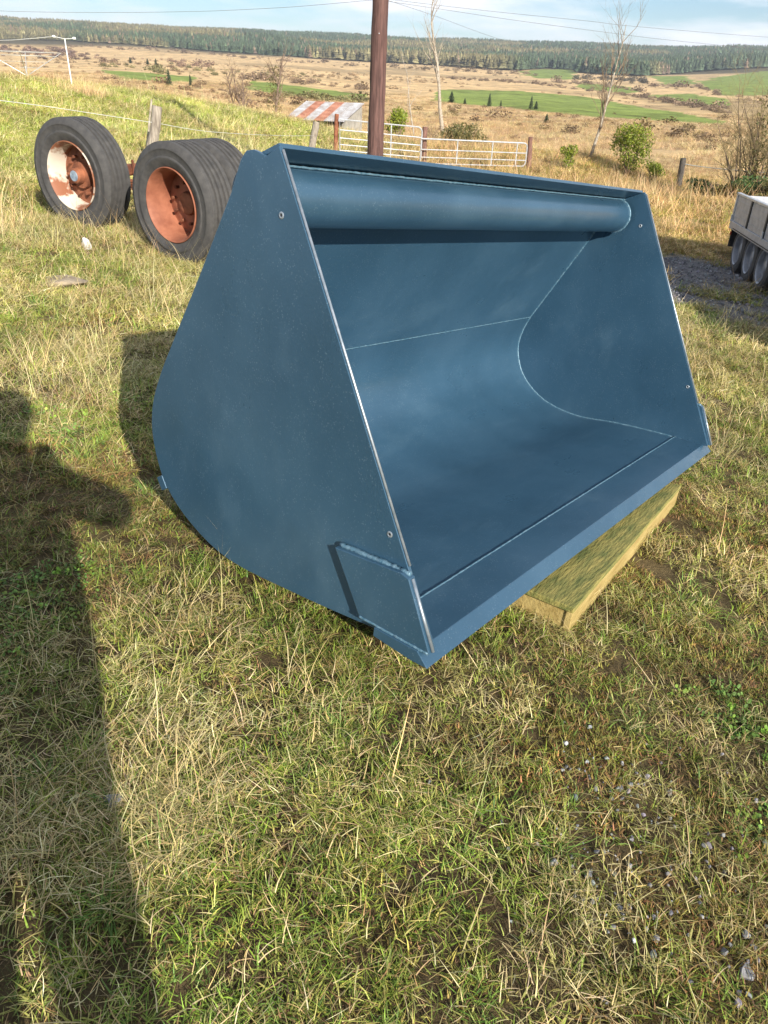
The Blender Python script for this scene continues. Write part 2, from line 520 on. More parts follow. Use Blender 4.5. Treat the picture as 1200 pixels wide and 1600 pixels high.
# ------------------------------------------------------------------ ground sheet
def in_poly(px, py, poly):
    c = np.zeros(px.shape, bool)
    n = len(poly)
    for i in range(n):
        x0, y0 = poly[i]; x1, y1 = poly[(i + 1) % n]
        if y0 == y1: continue
        k = ((y0 > py) != (y1 > py)) & (px < (x1 - x0) * (py - y0) / (y1 - y0) + x0)
        c ^= k
    return c

FIELDS = [[(690, 140), (800, 141), (900, 150), (1000, 166), (1135, 190), (1125, 195), (1000, 187), (900, 181), (800, 170), (720, 163), (675, 158)],
          [(390, 127), (440, 131), (520, 140), (575, 147), (575, 158), (500, 153), (440, 148), (385, 140)],
          [(800, 112), (850, 107), (902, 110), (896, 124), (838, 122)],
          [(1008, 118), (1078, 120), (1088, 131), (1040, 133)],
          [(1088, 127), (1180, 112), (1300, 108), (1300, 150), (1130, 149)],
          [(1008, 149), (1080, 146), (1130, 153), (1145, 166), (1060, 161)],
          [(160, 110), (240, 115), (305, 121), (302, 129), (200, 126)],
          [(900, 128), (960, 134), (1000, 140), (985, 146), (920, 140)]]

def cover_colour(x, y, z):
    r = np.hypot(x, y)
    P = np.stack([x, y, z], 1)
    px, py = project(P)
    straw = np.array([.36, .275, .13]); bog = np.array([.56, .40, .215]); soil = np.array([.085, .060, .035]); green = np.array([.20, .255, .065]); bank = np.array([.26, .29, .06])
    n = fbm(x * .6, y * .6, 21, 4)[:, None]
    c = soil * (1 - n) + np.array([.17, .135, .06]) * n
    mid = sstep(5, 14, r)[:, None]
    c = c * (1 - mid) + straw * mid
    # green bank up to its crest, left of the gate
    bk = (sstep(9, 14, r) * (1 - sstep(24, 30, r)) * sstep(.06, -.08, np.arctan2(x, y) + .08) * sstep(.35, .5, fbm(x * .35, y * .35, 33, 3)))[:, None]
    c = c * (1 - bk * .8) + bank * bk * .8
    far = sstep(24, 40, r)[:, None]
    nb = fbm(x * .05, y * .05, 41, 4)[:, None]
    bg_ = bog * (.72 + .56 * nb)
    dark = sstep(.56, .66, fbm(x * .012 + 3, y * .006, 44, 4))[:, None] * sstep(80, 200, r)[:, None]
    bg_ = bg_ * (1 - dark * .6) + np.array([.27, .20, .11]) * dark * .6
    c = c * (1 - far) + bg_ * far
    jx = px + (fbm(x * .02, y * .02, 51, 3) - .5) * 30
    jy = py + (fbm(x * .02, y * .02, 52, 3) - .5) * 5
    fm = np.zeros(len(x))
    front = (np.abs(np.arctan2(x, y)) < 1.0) & (r > 90)
    for poly in FIELDS:
        fm[in_poly(jx, jy, poly) & front] = 1
    c = c * (1 - fm[:, None]) + (green * (.8 + .4 * nb)) * fm[:, None]
    fl = sstep(1050, 1250, r)[:, None] * (1 - fm[:, None])
    c = c * (1 - fl) + np.array([.10, .085, .05]) * fl
    # grey gravel of the yard under and beyond the trailer
    gx = ((x - 4.6) / 2.7) ** 2 + ((y - 9.3) / 2.3) ** 2
    gv = (1 - sstep(.55, 1.15, gx + (fbm(x * .9, y * .9, 61, 3) - .5) * .9))[:, None]
    g2 = np.exp(-(((x - 7.6) / 1.6) ** 2 + ((y - 18.3) / .9) ** 2))[:, None]
    gv = np.maximum(gv, np.clip(g2 * 1.6, 0, 1))
    c = c * (1 - gv) + np.array([.17, .165, .17]) * gv
    return c

rs = [0.0]
r = 0.35
while r < 60: rs.append(r); r *= 1.032
while r < 3600: rs.append(r); r *= 1.017
rs += [4500, 6500, 9000]
azs = np.concatenate([np.arange(-180, -42, 3.0), np.arange(-42, 42, .17), np.arange(42, 180, 3.0)])
RR, AA = np.meshgrid(np.array(rs[1:]), np.radians(azs), indexing='ij')
gx_, gy_ = (RR * np.sin(AA)).ravel(), (RR * np.cos(AA)).ravel()
gz_ = ground(gx_, gy_)
nr, na = RR.shape
gv_ = np.stack([gx_, gy_, gz_], 1)
gv_ = np.vstack([gv_, [[0, 0, G(0, 0)]]])
i0 = (np.arange(nr - 1)[:, None] * na + np.arange(na)[None, :])
j1 = (np.arange(na) + 1) % na
q = np.stack([i0, i0 + na, (np.arange(nr - 1)[:, None] + 1) * na + j1[None, :], np.arange(nr - 1)[:, None] * na + j1[None, :]], -1).reshape(-1, 4)
q = np.vstack([q, np.stack([np.full(na, nr * na), np.arange(na), j1, j1], 1)])
me = bpy.data.meshes.new('ground')
tri = q[-na:, :3]; q = q[:-na]
faces_n = len(q) + len(tri)
me.vertices.add(len(gv_)); me.vertices.foreach_set('co', gv_.astype(np.float32).ravel())
loops = np.concatenate([q.ravel(), tri.ravel()]).astype(np.int32)
me.loops.add(len(loops)); me.loops.foreach_set('vertex_index', loops)
me.polygons.add(faces_n)
me.polygons.foreach_set('loop_start', np.concatenate([np.arange(len(q)) * 4, len(q) * 4 + np.arange(len(tri)) * 3]).astype(np.int32))
me.polygons.foreach_set('use_smooth', np.full(faces_n, True))
me.update(calc_edges=True)
cc = cover_colour(gv_[:, 0], gv_[:, 1], gv_[:, 2])
att = me.color_attributes.new('cover', 'FLOAT_COLOR', 'POINT')
att.data.foreach_set('color', np.c_[cc, np.ones(len(cc))].astype(np.float32).ravel())
me.materials.append(M_ground)
if me.polygons[0].normal.z < 0:
    me.flip_normals()
og = bpy.data.objects.new('ground', me)
col.objects.link(og)
og['kind'] = 'structure'

# ------------------------------------------------------------------ loader bucket
W = 2.4
wv = ray(1549, 369)
wv = Vector(wv)
P1 = Vector((.1257, 1.3223, -1.2320 + H))
bkv = Vector((-wv.y, wv.x, 0)).normalized()
vv = wv.cross(bkv)
RB = Matrix((wv, bkv, vv)).transposed()
bucket = empty('loader_bucket', P1, RB)
tag(bucket, 'large teal blue painted steel loader bucket lying open on the grass', 'loader bucket')

def smooth_poly(pts, closed=False, sub=6):
    out = []
    n = len(pts)
    for i in range(n if closed else n - 1):
        p0, p1, p2, p3 = [np.array(pts[(i + k) % n] if closed else pts[min(max(i + k, 0), n - 1)], float) for k in (-1, 0, 1, 2)]
        for s in range(sub):
            t = s / sub
            out.append(tuple(.5 * (2 * p1 + (p2 - p0) * t + (2 * p0 - 5 * p1 + 4 * p2 - p3) * t * t + (3 * p1 - p0 - 3 * p2 + p3) * t ** 3)))
    if not closed: out.append(tuple(pts[-1]))
    return out

back_curve = smooth_poly([(.29, -.012), (.487, -.030), (.759, -.042), (.94, .010), (1.065, .10), (1.122, .225), (1.124, .338), (1.082, .449), (1.009, .578), (.899, .765)], sub=4)
plate = [(.012, .030), (.10, .010)] + back_curve + [(.775, .985), (.742, 1.062), (.724, 1.082), (.699, 1.086), (.680, 1.082), (.661, 1.076), (.655, 1.076), (.615, 1.099), (.612, 1.094)]
TH = .012
for x0 in (0.022, W - .022 - TH):
    mb = MB(); mb.prism(plate if x0 < 1 else [p_ for p_ in plate if not (.65 < p_[0] < .69 and p_[1] > 1.07)], x0, x0 + TH)
    mb.build('side_plate', M_paint, bucket, bevel=.0016)
# curved sheet: floor, heel and back
shell_in = smooth_poly([(.14, .0262), (.28, .024), (.48, .012), (.70, -.010), (.90, .024), (1.040, .118), (1.103, .235), (1.105, .335), (1.070, .437)], sub=8) + [(.80, .925), (.735, 1.045)]
def offset(poly, d):
    out = []
    for i, p in enumerate(poly):
        a = np.array(poly[max(i - 1, 0)]); b = np.array(poly[min(i + 1, len(poly) - 1)])
        t = b - a; t /= np.linalg.norm(t)
        out.append((p[0] + t[1] * d, p[1] - t[0] * d))
    return out
shell_out = offset(shell_in, .010)
mb = MB()
xa, xb = .022 + TH, W - .022 - TH
nn = 25
n = len(shell_in)
vs_, fs = [], []
for k in range(nn):
    x = xa + (xb - xa) * k / (nn - 1)
    vs_ += [(x, a, b) for a, b in shell_in]
for k in range(nn):
    x = xa + (xb - xa) * k / (nn - 1)
    vs_ += [(x, a, b) for a, b in shell_out]
o2 = nn * n
for k in range(nn - 1):
    for i in range(n - 1):
        fs.append((k * n + i, k * n + i + 1, (k + 1) * n + i + 1, (k + 1) * n + i))
        fs.append((o2 + k * n + i, o2 + (k + 1) * n + i, o2 + (k + 1) * n + i + 1, o2 + k * n + i + 1))
    fs.append((k * n, (k + 1) * n, o2 + (k + 1) * n, o2 + k * n))
    fs.append((k * n + n - 1, o2 + k * n + n - 1, o2 + (k + 1) * n + n - 1, (k + 1) * n + n - 1))
mb.add(vs_, fs)
mb.build('curved_sheet', M_paint, bucket, smooth=True)
# cutting edge
mb = MB()
mb.prism([(0, -.004), (.036, .030), (.172, .030), (.172, .004), (.05, -.006)], -.012, W + .012)
mb.build('cutting_edge', M_paint, bucket, bevel=.0015)
# side cutters (wear plates outside the side plates)
wp = [(.006, .032), (.094, .204), (.118, .211), (.329, .193), (.229, .032)]
for x0 in (.022 - .026, W - .022):
    mb = MB(); mb.prism(wp, x0, x0 + .0255)
    mb.build('side_cutter', M_paint, bucket, bevel=.0015)
# top plate leaning over the tube
mb = MB(); mb.prism([(.622, 1.096), (.742, 1.048), (.746, 1.058), (.628, 1.106)], xa, xb)
mb.build('top_plate', M_paint, bucket, bevel=.0015)
# round tube under the top plate
TC = (.715, .985); TR = .071
mb = MB()
mb.tube([(xa + (W - .04 - xa - .03) * k / 20, TC[0], TC[1]) for k in range(21)], TR, n=40)
mb.build('top_tube', M_paint, bucket, smooth=True)
# weld beads
def bead(path, rr, name='weld_bead', step=.006):
    path = [Vector(p) for p in path]
    pts = []
    for a, b in zip(path[:-1], path[1:]):
        m_ = max(1, int((b - a).length / step))
        for k in range(m_): pts.append(a.lerp(b, k / m_))
    pts.append(path[-1])
    rad_ = [rr * (.75 + .35 * abs(math.sin(i * 1.3)) + .2 * random.random()) for i in range(len(pts))]
    pts = [p + Vector((random.gauss(0, rr * .12), random.gauss(0, rr * .12), random.gauss(0, rr * .12))) for p in pts]
    mb = MB(); mb.tube(pts, rad_, n=6)
    return mb.build(name, M_weld, bucket, smooth='all', fixn=False)
ins = [(a, b) for a, b in shell_in]
for x in (xa, xb):
    bead([(x, a + (0 if i < 5 else 0), b) for i, (a, b) in enumerate(ins)], .0042)
bead([(xa, .1735, .0285), (xb, .1735, .0285)], .0035, step=.012)
bead([(xa, 1.067, .437), (xb, 1.067, .437)], .0022, step=.012)
bead([(.014, .100, .209), (.014, .325, .197)], .0065)
bead([(-.003, .010, .031), (-.003, .229, .031)], .004)
bead([(xa, .700, 1.058), (xb, .700, 1.058)], .003, step=.012)
bead([(W - .07, TC[0] + TR * math.cos(g), TC[1] + TR * math.sin(g)) for g in np.linspace(0, 2 * math.pi, 30)], .005)
bead([(W - .02, .100, .209), (W - .02, .325, .196)], .006)
# front edges of the plates: their sunlit line added as pale tubes
for x0 in (.022, W - .022 - TH):
    mb = MB()
    mb.tube([(x0 + TH / 2, .610 - .0025, 1.093 - .001), (x0 + TH / 2, .36 - .0025, .6485), (x0 + TH / 2, .118 - .0025, .2195)], .0036, n=6)
    mb.build('sunlit_edge', M_lit_edge_rim, bucket, smooth='all')
    xs = x0 - .013 if x0 < 1 else x0 + TH + .012
    mb = MB(); mb.tube([(xs, .094 - .003, .202), (xs, .006 - .003, .034)], .0045, n=6)
    mb.build('sunlit_edge', M_lit_edge_rim, bucket, smooth='all')
# small holes with burred rims
for (yy, zz) in ((.598, .955), (.182, .282)):
    for x0, s in ((.022, -1), (W - .022 - TH, -1)):
        mb = MB()
        mb.lathe([(0, .003), (.0014 * s, .004), (.002 * s, .006), (0, .0085)], n=18)
        o = mb.build('hole_rim', M_lit_edge_rim, bucket, smooth='all'); o.location = (x0 + .0004 * s, yy, zz)
        mb = MB(); mb.lathe([(0, .0001), (0, .0034), (-.002 * s, .0034)], n=14)
        o = mb.build('hole', M_black, bucket); o.location = (x0 + .0012 * s, yy, zz)
# heel wear bar and rear hook brackets
mb = MB(); mb.box((W / 2, 1.086, .10), (W - .042, .03, .045), Matrix.Rotation(rad(-32), 3, 'X'))
mb.build('heel_bar', M_paint, bucket, bevel=.002)
for xc in (.75, .95, 1.45, 1.65):
    mb = MB()
    mb.prism([(1.10, .40), (.90, .775), (.98, .86), (1.06, .84), (1.16, .60), (1.24, .30), (1.14, .22)], xc - .012, xc + .012)
    mb.build('hook_bracket', M_paint, bucket, bevel=.002)

def btow(x, y, z):
    return Vector(P1) + wv * x + bkv * y + vv * z

# ------------------------------------------------------------------ pallet under the lip
M_pallet_g = simple('mossy_pallet_wood', (.10, .12, .03), (.30, .25, .07), scale=11, rough=.9, bump=.5, stretch=(.6, 3, 3))
M_pallet_y = simple('yellowed_pallet_wood', (.27, .19, .055), (.42, .32, .12), scale=9, rough=.85, bump=.4, stretch=(.6, 3, 3))
M_pallet_p = simple('pale_pallet_wood', (.40, .29, .17), (.52, .41, .26), scale=9, rough=.85, bump=.4, stretch=(3, .6, 3))
prot = RB @ Matrix.Rotation(rad(4.2), 3, 'Z')
pal = empty('wooden_pallet', btow(.60, -.118, -.046), prot)
tag(pal, 'mossy green and yellow wooden pallet propping up the bucket lip', 'pallet')
PL = 1.33
for k, (yy, ww) in enumerate([(.112, .225), (.32, .09), (.49, .09), (.66, .09), (.86, .09)]):
    mb = MB(); mb.box((PL / 2, yy, -.010), (PL, ww, .020))
    mb.build('deck_board', M_pallet_g if k == 0 else M_pallet_y, pal, bevel=.003)
for k, xx in enumerate((.055, .665, 1.27)):
    mb = MB(); mb.box((xx, .46, -.066), (.085, .915, .088))
    mb.build('bearer', M_pallet_y if k != 1 else M_pallet_p, pal, bevel=.004)
mb = MB(); mb.box((PL / 2, .012, -.065), (PL - .012, .022, .086)); mb.build('front_board', M_pallet_y, pal, bevel=.003)
for yy in (.05, .46, .87):
    mb = MB(); mb.box((PL / 2 - .008, yy if yy > .1 else .028, -.1195), (PL + .03, .095, .018)); mb.build('base_board', M_pallet_p, pal, bevel=.003)

# ------------------------------------------------------------------ old lorry wheels
def tyre_mesh(mb, w=.29, R=.50, rim=.29, mat=0):
    h = w / 2
    prof = [(-h * .80, rim), (-h * .98, rim + .03), (-h * 1.04, rim + .07), (-h * 1.08, rim + .082), (-h * 1.07, rim + .094), (-h * 1.03, rim + .10), (-h * 1.02, rim + .145), (-h * 1.055, rim + .152), (-h * 1.045, rim + .164), (-h * .97, R - .03), (-h * .90, R - .008), (-h * .86, R)]
    for gk in (-.52, -.18, .18, .52):
        prof += [(h * gk - .014, R), (h * gk - .009, R - .018), (h * gk + .009, R - .018), (h * gk + .014, R)]
    prof += [(-a, b) for a, b in prof[11::-1]]
    prof += [(h * .6, rim - .004), (-h * .6, rim - .004)]
    mb.lathe(prof, n=72, close=True)

def wheel(name, label, px, rr, axis_az, dual, mats, tilt=0):
    # px: (x, y_top, y_bottom) of the wheel's outline
    ax = Vector((math.sin(rad(axis_az)), math.cos(rad(axis_az)), tilt))     # from outer face inwards
    c = at(px[0], (px[1] + px[2]) / 2, rr)
    z0 = G(c[0], c[1])
    c[2] = z0 + .445
    root = empty(name, c, frame(ax, (0, 0, 1)))
    mb = MB(); tyre_mesh(mb); mb.v = [(a + .13, b, d) for a, b, d in mb.v]
    mb.build('tyre', M_tyre, root, smooth=True)
    R0 = .286
    mb = MB()
    # dished rim: flange, barrel going in, disc
    mb.lathe([(-.012, .305), (-.016, .300), (-.006, .290), (.02, .283), (.055, .268), (.20, .258), (.25, .262), (.262, .300), (.272, .304), (.262, .310), (.255, .275), (.20, .268), (.06, .280), (.025, .294), (-.004, .306)], n=64, close=True)
    mb.build('rim', mats[0], root, smooth=True)
    mb = MB()
    mb.lathe([(.172, .262), (.165, .225), (.150, .190), (.146, .150), (.146, .085), (.160, .085), (.160, .155), (.165, .195), (.180, .230), (.184, .262)], n=48, close=True)
    if dual: mb.v = [(a + .055, b, d) for a, b, d in mb.v]
    mb.build('wheel_disc', mats[1], root, smooth=True)
    return root, c, ax

w1, c1, ax1 = wheel('single_wheel', 'old lorry wheel with flaking white rim and rusty hub standing in dry grass', (112, 197, 357), 8.15, 27, False, (M_rim_white, M_rust))
tag(w1, 'old lorry wheel with flaking white rim and rusty hub standing in dry grass', 'wheel', None)
mb = MB(); mb.lathe([(.03, .0005), (.03, .055), (.04, .066), (.10, .075), (.105, .115), (.15, .125), (.16, .04)], n=32)
mb.build('hub', M_rust, w1, smooth=True)
mb = MB(); mb.lathe([(.024, .0005), (.024, .046), (.034, .05)], n=24); mb.build('hub_cap', M_hubcap, w1, smooth=True)
for k in range(10):
    g = 2 * math.pi * k / 10
    mb = MB(); mb.tube([(.10, .168 * math.cos(g), .168 * math.sin(g)), (.150, .168 * math.cos(g), .168 * math.sin(g))], .014, n=6)
    mb.build('wheel_nut', M_rust, w1)
mb = MB(); mb.tube([(.16, 0, 0), (.34, 0, 0), (.36, 0, 0), (.95, 0, 0)], [.07, .07, .06, .055], n=16)
ax_o = mb.build('stub_axle', M_rust, w1, smooth=True)
mb = MB()
mb.lathe([(.40, .04), (.40, .17), (.43, .185), (.55, .185), (.56, .17), (.56, .05)], n=28)
mb.build('brake_drum', M_rust, ax_o, smooth=True)
for dz, L_ in ((-.10, .9), (-.125, .8), (-.15, .66), (-.175, .5)):
    mb = MB(); mb.box((.74, 0, dz), (.075, L_, .018)); mb.build('spring_leaf', M_rust, ax_o, bevel=.003)
for yy in (-.07, .07):
    mb = MB(); mb.tube([(.74, yy, -.20), (.74, yy, .10)], .013, n=8); mb.build('spring_bolt', M_rust, ax_o)

w2, c2, ax2 = wheel('dual_wheel', 'pair of old lorry wheels with deep orange rusty rim behind the bucket', (268, 233, 412), 6.95, 33, True, (M_rust_pale, M_rust_pale))
tag(w2, 'pair of old lorry wheels with deep orange rusty rim behind the bucket', 'wheel')
mb = MB(); tyre_mesh(mb); mb.v = [(a + .13 + .335, b, d) for a, b, d in mb.v]
mb.build('tyre', M_tyre, w2, smooth=True)
mb = MB(); mb.lathe([(.324, .305), (.33, .290), (.40, .262), (.56, .258), (.61, .300), (.60, .306), (.55, .268), (.40, .275), (.34, .30)], n=48, close=True)
mb.build('rim', M_rust, w2, smooth=True)
mb = MB(); mb.lathe([(.15, .0005), (.15, .06), (.165, .09), (.20, .10), (.30, .10), (.32, .16), (.55, .17), (.56, .06)], n=28); mb.build('hub', M_rust, w2, smooth=True)
for k in range(10):
    g = 2 * math.pi * k / 10 + .2
    mb = MB(); mb.tube([(.165, .168 * math.cos(g), .168 * math.sin(g)), (.203, .168 * math.cos(g), .168 * math.sin(g))], .014, n=6)
    mb.build('wheel_nut', M_rust, w2)
mb = MB(); mb.tube([(.5, 0, 0), (1.6, 0, 0)], .06, n=14); mb.build('axle_beam', M_rust, w2, smooth=True)

# ------------------------------------------------------------------ utility pole and wires
pb = at(586, 250, 13.2); pt = at(594.5, 0, 13.2)
d = (pt - pb) / (pt[2] - pb[2])
zb = G(pb[0], pb[1])
pole = empty('utility_pole', (pb[0] + d[0] * (zb - pb[2]), pb[1] + d[1] * (zb - pb[2]), zb))
tag(pole, 'tall reddish brown wooden utility pole standing behind the bucket', 'utility pole')
mb = MB()
hs = np.linspace(-.25, 7.6, 40)
mb.tube([(d[0] * h + random.gauss(0, .002), d[1] * h + random.gauss(0, .002), h) for h in hs], [.133 - .0045 * h + random.gauss(0, .0012) for h in hs], n=24)
mb.build('shaft', M_pole, pole, smooth=True)
mb = MB(); mb.box((d[0] * 7.2, d[1] * 7.2 - .16, 7.2), (1.5, .10, .12)); mb.build('cross_arm', M_pole, pole, bevel=.008)
for xx in (-.65, 0, .65):
    mb = MB(); mb.lathe([(0, .0005), (.0, .03), (.05, .045), (.08, .035), (.10, .045), (.13, .03), (.14, .0005)], n=14)
    mb.v = [(b, c_, a) for a, b, c_ in mb.v]
    o = mb.build('insulator', M_whitepole, pole, smooth=True); o.location = (d[0] * 7.2 + xx, d[1] * 7.2 - .16, 7.26)
mb = MB()
mb.box((d[0] * 2.3, d[1] * 2.3 - .13, 2.3), (.012, .006, .012)); mb.build('pole_nail', M_galv, pole)

far_pole_top = at(592, -6, 75)
fp = empty('distant_pole', (far_pole_top[0], far_pole_top[1], G(far_pole_top[0], far_pole_top[1])))
tag(fp, 'thin distant wooden line pole hidden behind the tall reddish pole', 'utility pole')
hh = far_pole_top[2] - fp.location.z
mb = MB(); mb.tube([(0, 0, -.3), (0, 0, hh + .25)], [.13, .10], n=12); mb.build('shaft', M_pole, fp, smooth=True)
def wire(name, label, pts, rad_=.014, mat=None, group=None):
    P = [at(*p) for p in pts]
    P = smooth_poly([tuple(p) for p in P], sub=6)
    mb = MB(); mb.tube(P, rad_, n=5)
    o = mb.build(name, mat or M_wire, None, smooth='all')
    return tag(o, label, 'wire', group)
wire('overhead_wire', 'overhead wire sagging over the left forest hill', [(592, -1, 75), (480, 9, 76), (400, 14, 78), (300, 18, 82), (150, 19.5, 90), (0, 17, 100), (-150, 8, 112)])
wire('overhead_wire', 'upper overhead wire crossing the sky behind the bare birch', [(592, -3, 75), (700, 10, 76), (800, 21, 79), (920, 33, 86), (1000, 42, 94), (1200, 58, 115), (1400, 70, 140)])
wire('overhead_wire', 'lower overhead wire crossing the sky behind the bare birch', [(592, 0, 75), (700, 16, 76), (800, 31, 80), (920, 47, 88), (1040, 62, 100), (1200, 78, 120), (1300, 88, 135)])
wire('overhead_wire', 'steep overhead wire dropping from the pole toward the conifer ridge', [(592, -4, 75), (680, 25, 84), (753, 52, 100), (830, 78, 125)])

# ------------------------------------------------------------------ fences, gates, shed
def post(name, label, cat, px0, px1, r, w, mat, round_=True, sink=.25):
    b = at(*px1, r); t = at(*px0, r)
    gz = G(b[0], b[1])
    dirv = Vector(t - b)
    base = Vector((b[0], b[1], gz))
    top = Vector(t)
    lean = (top - base)
    mb = MB()
    n = 9
    pts = [lean * (k / (n - 1) * (1 + sink / lean.length) - sink / lean.length) for k in range(n)]
    mb.tube([p + Vector((random.gauss(0, w * .03), random.gauss(0, w * .03), 0)) for p in pts], [w / 2 * (1.08 - .14 * k / (n - 1)) * (1 + random.gauss(0, .04)) for k in range(n)], n=10 if round_ else 4)
    o = mb.build(name, mat, None, smooth=True)
    o.location = base
    return tag(o, label, cat)
post('fence_post', 'thick grey weathered fence post leaning behind the lorry wheels', 'post', (246, 166), (234, 250), 13.6, .17, M_old)
post('thin_stake', 'thin pale stake leaning beside the grey weathered fence post', 'stake', (237, 155), (222, 198), 14.6, .035, M_bark_pale)
post('gate_post', 'rusty red steel gate post beside the tin roof', 'post', (526, 178), (524, 247), 25, .14, M_rust)
post('gate_post', 'brown wooden post at the end of the low white gate', 'post', (829, 214), (826, 262), 27.6, .16, M_red_post)
post('gate_post', 'reddish wooden post where the two white gates meet', 'post', (664, 198), (662, 255), 25.6, .17, M_red_post)
post('fence_post', 'dark leaning fence post beside the ivy bank', 'post', (1068, 247), (1060, 292), 28.5, .20, M_dark_post)
post('fence_post', 'pale bleached stump post in front of the tin roof', 'post', (494, 190), (484, 236), 23, .20, M_old)

def polyline_tube(mb, P, r_, n=6):
    mb.tube([Vector(p) for p in P], r_, n=n)
# tall gate with rounded corners
def gate(name, label, A, B, height, bars, vert, drop=(0, 0), rr=.022):
    A = Vector(A); B = Vector(B)
    root = empty(name, A)
    tag(root, label, 'gate')
    X = (B - A); L_ = Vector((X.x, X.y, 0)).length
    u = X.normalized()
    def pt(s, h): return u * s + Vector((0, 0, h))
    Lx = X.length
    c = .14
    fr = [pt(0, .10), pt(0, height)] + [pt(Lx - c, height)] + [pt(Lx - c + c * math.sin(g), height - c + c * math.cos(g)) for g in np.linspace(.2, math.pi / 2, 5)] + [pt(Lx, .10 + c)] + [pt(Lx - c + c * math.cos(g), .10 + c - c * math.sin(g)) for g in np.linspace(.2, math.pi / 2, 5)] + [pt(0, .10)]
    mb = MB(); polyline_tube(mb, fr, rr); mb.build('frame', M_galv, root, smooth=True)
    for b_ in bars:
        mb = MB(); polyline_tube(mb, [pt(0, b_), pt(Lx, b_)], rr * .8); mb.build('bar', M_galv, root, smooth=True)
    for v_ in vert:
        mb = MB(); polyline_tube(mb, [pt(Lx * v_, .10), pt(Lx * v_, height)], rr * .9); mb.build('upright', M_galv, root, smooth=True)
    return root
def gp(px, r):
    p = at(*px, r); return (p[0], p[1], G(p[0], p[1]))
gate('field_gate', 'tall white tubular field gate with rounded corner beside rusty post', gp((531, 250), 24.9), gp((657, 257), 25.4), 1.10, (.26, .42, .60, .82), (.34, .62))
gate('low_gate', 'low white tubular gate running to the brown wooden post', gp((656, 257), 25.3), gp((820, 262), 27.4), .80, (.28, .50), (.33, .66, .9))
# fence wires on the bank
def rel_wire(label, pts, r_=.008):
    P = [np.array(at(*p)) for p in pts]
    mb = MB(); mb.tube(smooth_poly([tuple(p) for p in P], sub=5), r_, n=5)
    tag(mb.build('fence_wire', M_rope, None, smooth='all'), label, 'wire')
rel_wire('pale fence wire strung from the grey post across the green bank', [(-60, 150, 11.5), (0, 157, 11.8), (70, 166, 12.2), (150, 178, 12.8), (242, 192, 13.6), (330, 206, 15), (440, 212, 19), (490, 212, 22.8)], .0045)
rel_wire('thin fence wire running from the dark post along the ivy bank', [(1067, 256, 28.5), (1100, 261, 28), (1150, 266, 27), (1220, 272, 26)], .012)

# tin-roofed shelter
def shed():
    A = at(452, 187, 31); Bp = at(530, 184, 31)
    zb_ = min(G(A[0], A[1]), G(Bp[0], Bp[1]))
    mid = (A + Bp) / 2
    u = Vector((Bp[0] - A[0], Bp[1] - A[1], 0)).normalized()
    u = Matrix.Rotation(rad(-26), 3, 'Z') @ u
    root = empty('tin_shelter', (mid[0], mid[1], zb_), frame(u, (0, 0, 1)))
    tag(root, 'low field shelter with striped rusty and silver tin roof', 'shed')
    ez = A[2] - zb_
    Wd = 2.5; D = 1.9; rise = .55
    for s in (-1, 1):
        mb = MB(); mb.prism([(.12, -.2), (D - .1, -.2), (D - .1, ez + rise - .08), (.12, ez - .02)], s * (Wd / 2 - .12) - .06, s * (Wd / 2 - .12) + .06); mb.build('side_wall', M_block, root)
    mb = MB(); mb.box((0, D - .16, (ez + rise) / 2 - .2), (Wd - .38, .1, ez + rise - .02)); mb.build('back_wall', M_block, root)
    mb = MB(); mb.box((0, .17, ez / 2 - .22), (Wd - .38, .1, ez - .02)); mb.build('front_wall', M_block, root)
    kinds = [0, 1, 0, 1, 0, 0]
    ws = Wd / 6
    for k in range(6):
        vs_, fs = [], []
        nn_ = 19
        for i in range(nn_):
            x = -Wd / 2 + ws * k + (ws + .02) * i / (nn_ - 1)
            zz = .011 * math.cos(i * 2 * math.pi / 3) + .003 * k % 2
            for (yy, hz) in ((-.08, ez - .02), (D, ez + rise)):
                vs_.append((x, yy, hz + zz + .016 + .002 * (k % 2))); vs_.append((x, yy, hz + zz + .012 + .002 * (k % 2)))
        for i in range(nn_ - 1):
            a = i * 4; b = a + 4
            fs += [(a, a + 2, b + 2, b), (a + 1, b + 1, b + 3, a + 3), (a, b, b + 1, a + 1), (a + 2, a + 3, b + 3, b + 2)]
        fs += [(0, 1, 3, 2), (a + 4, a + 6, a + 7, a + 5)]
        mb = MB(); mb.add(vs_, fs)
        mb.build('roof_sheet', M_sheet_rust if kinds[k] else M_sheet, root)
shed()

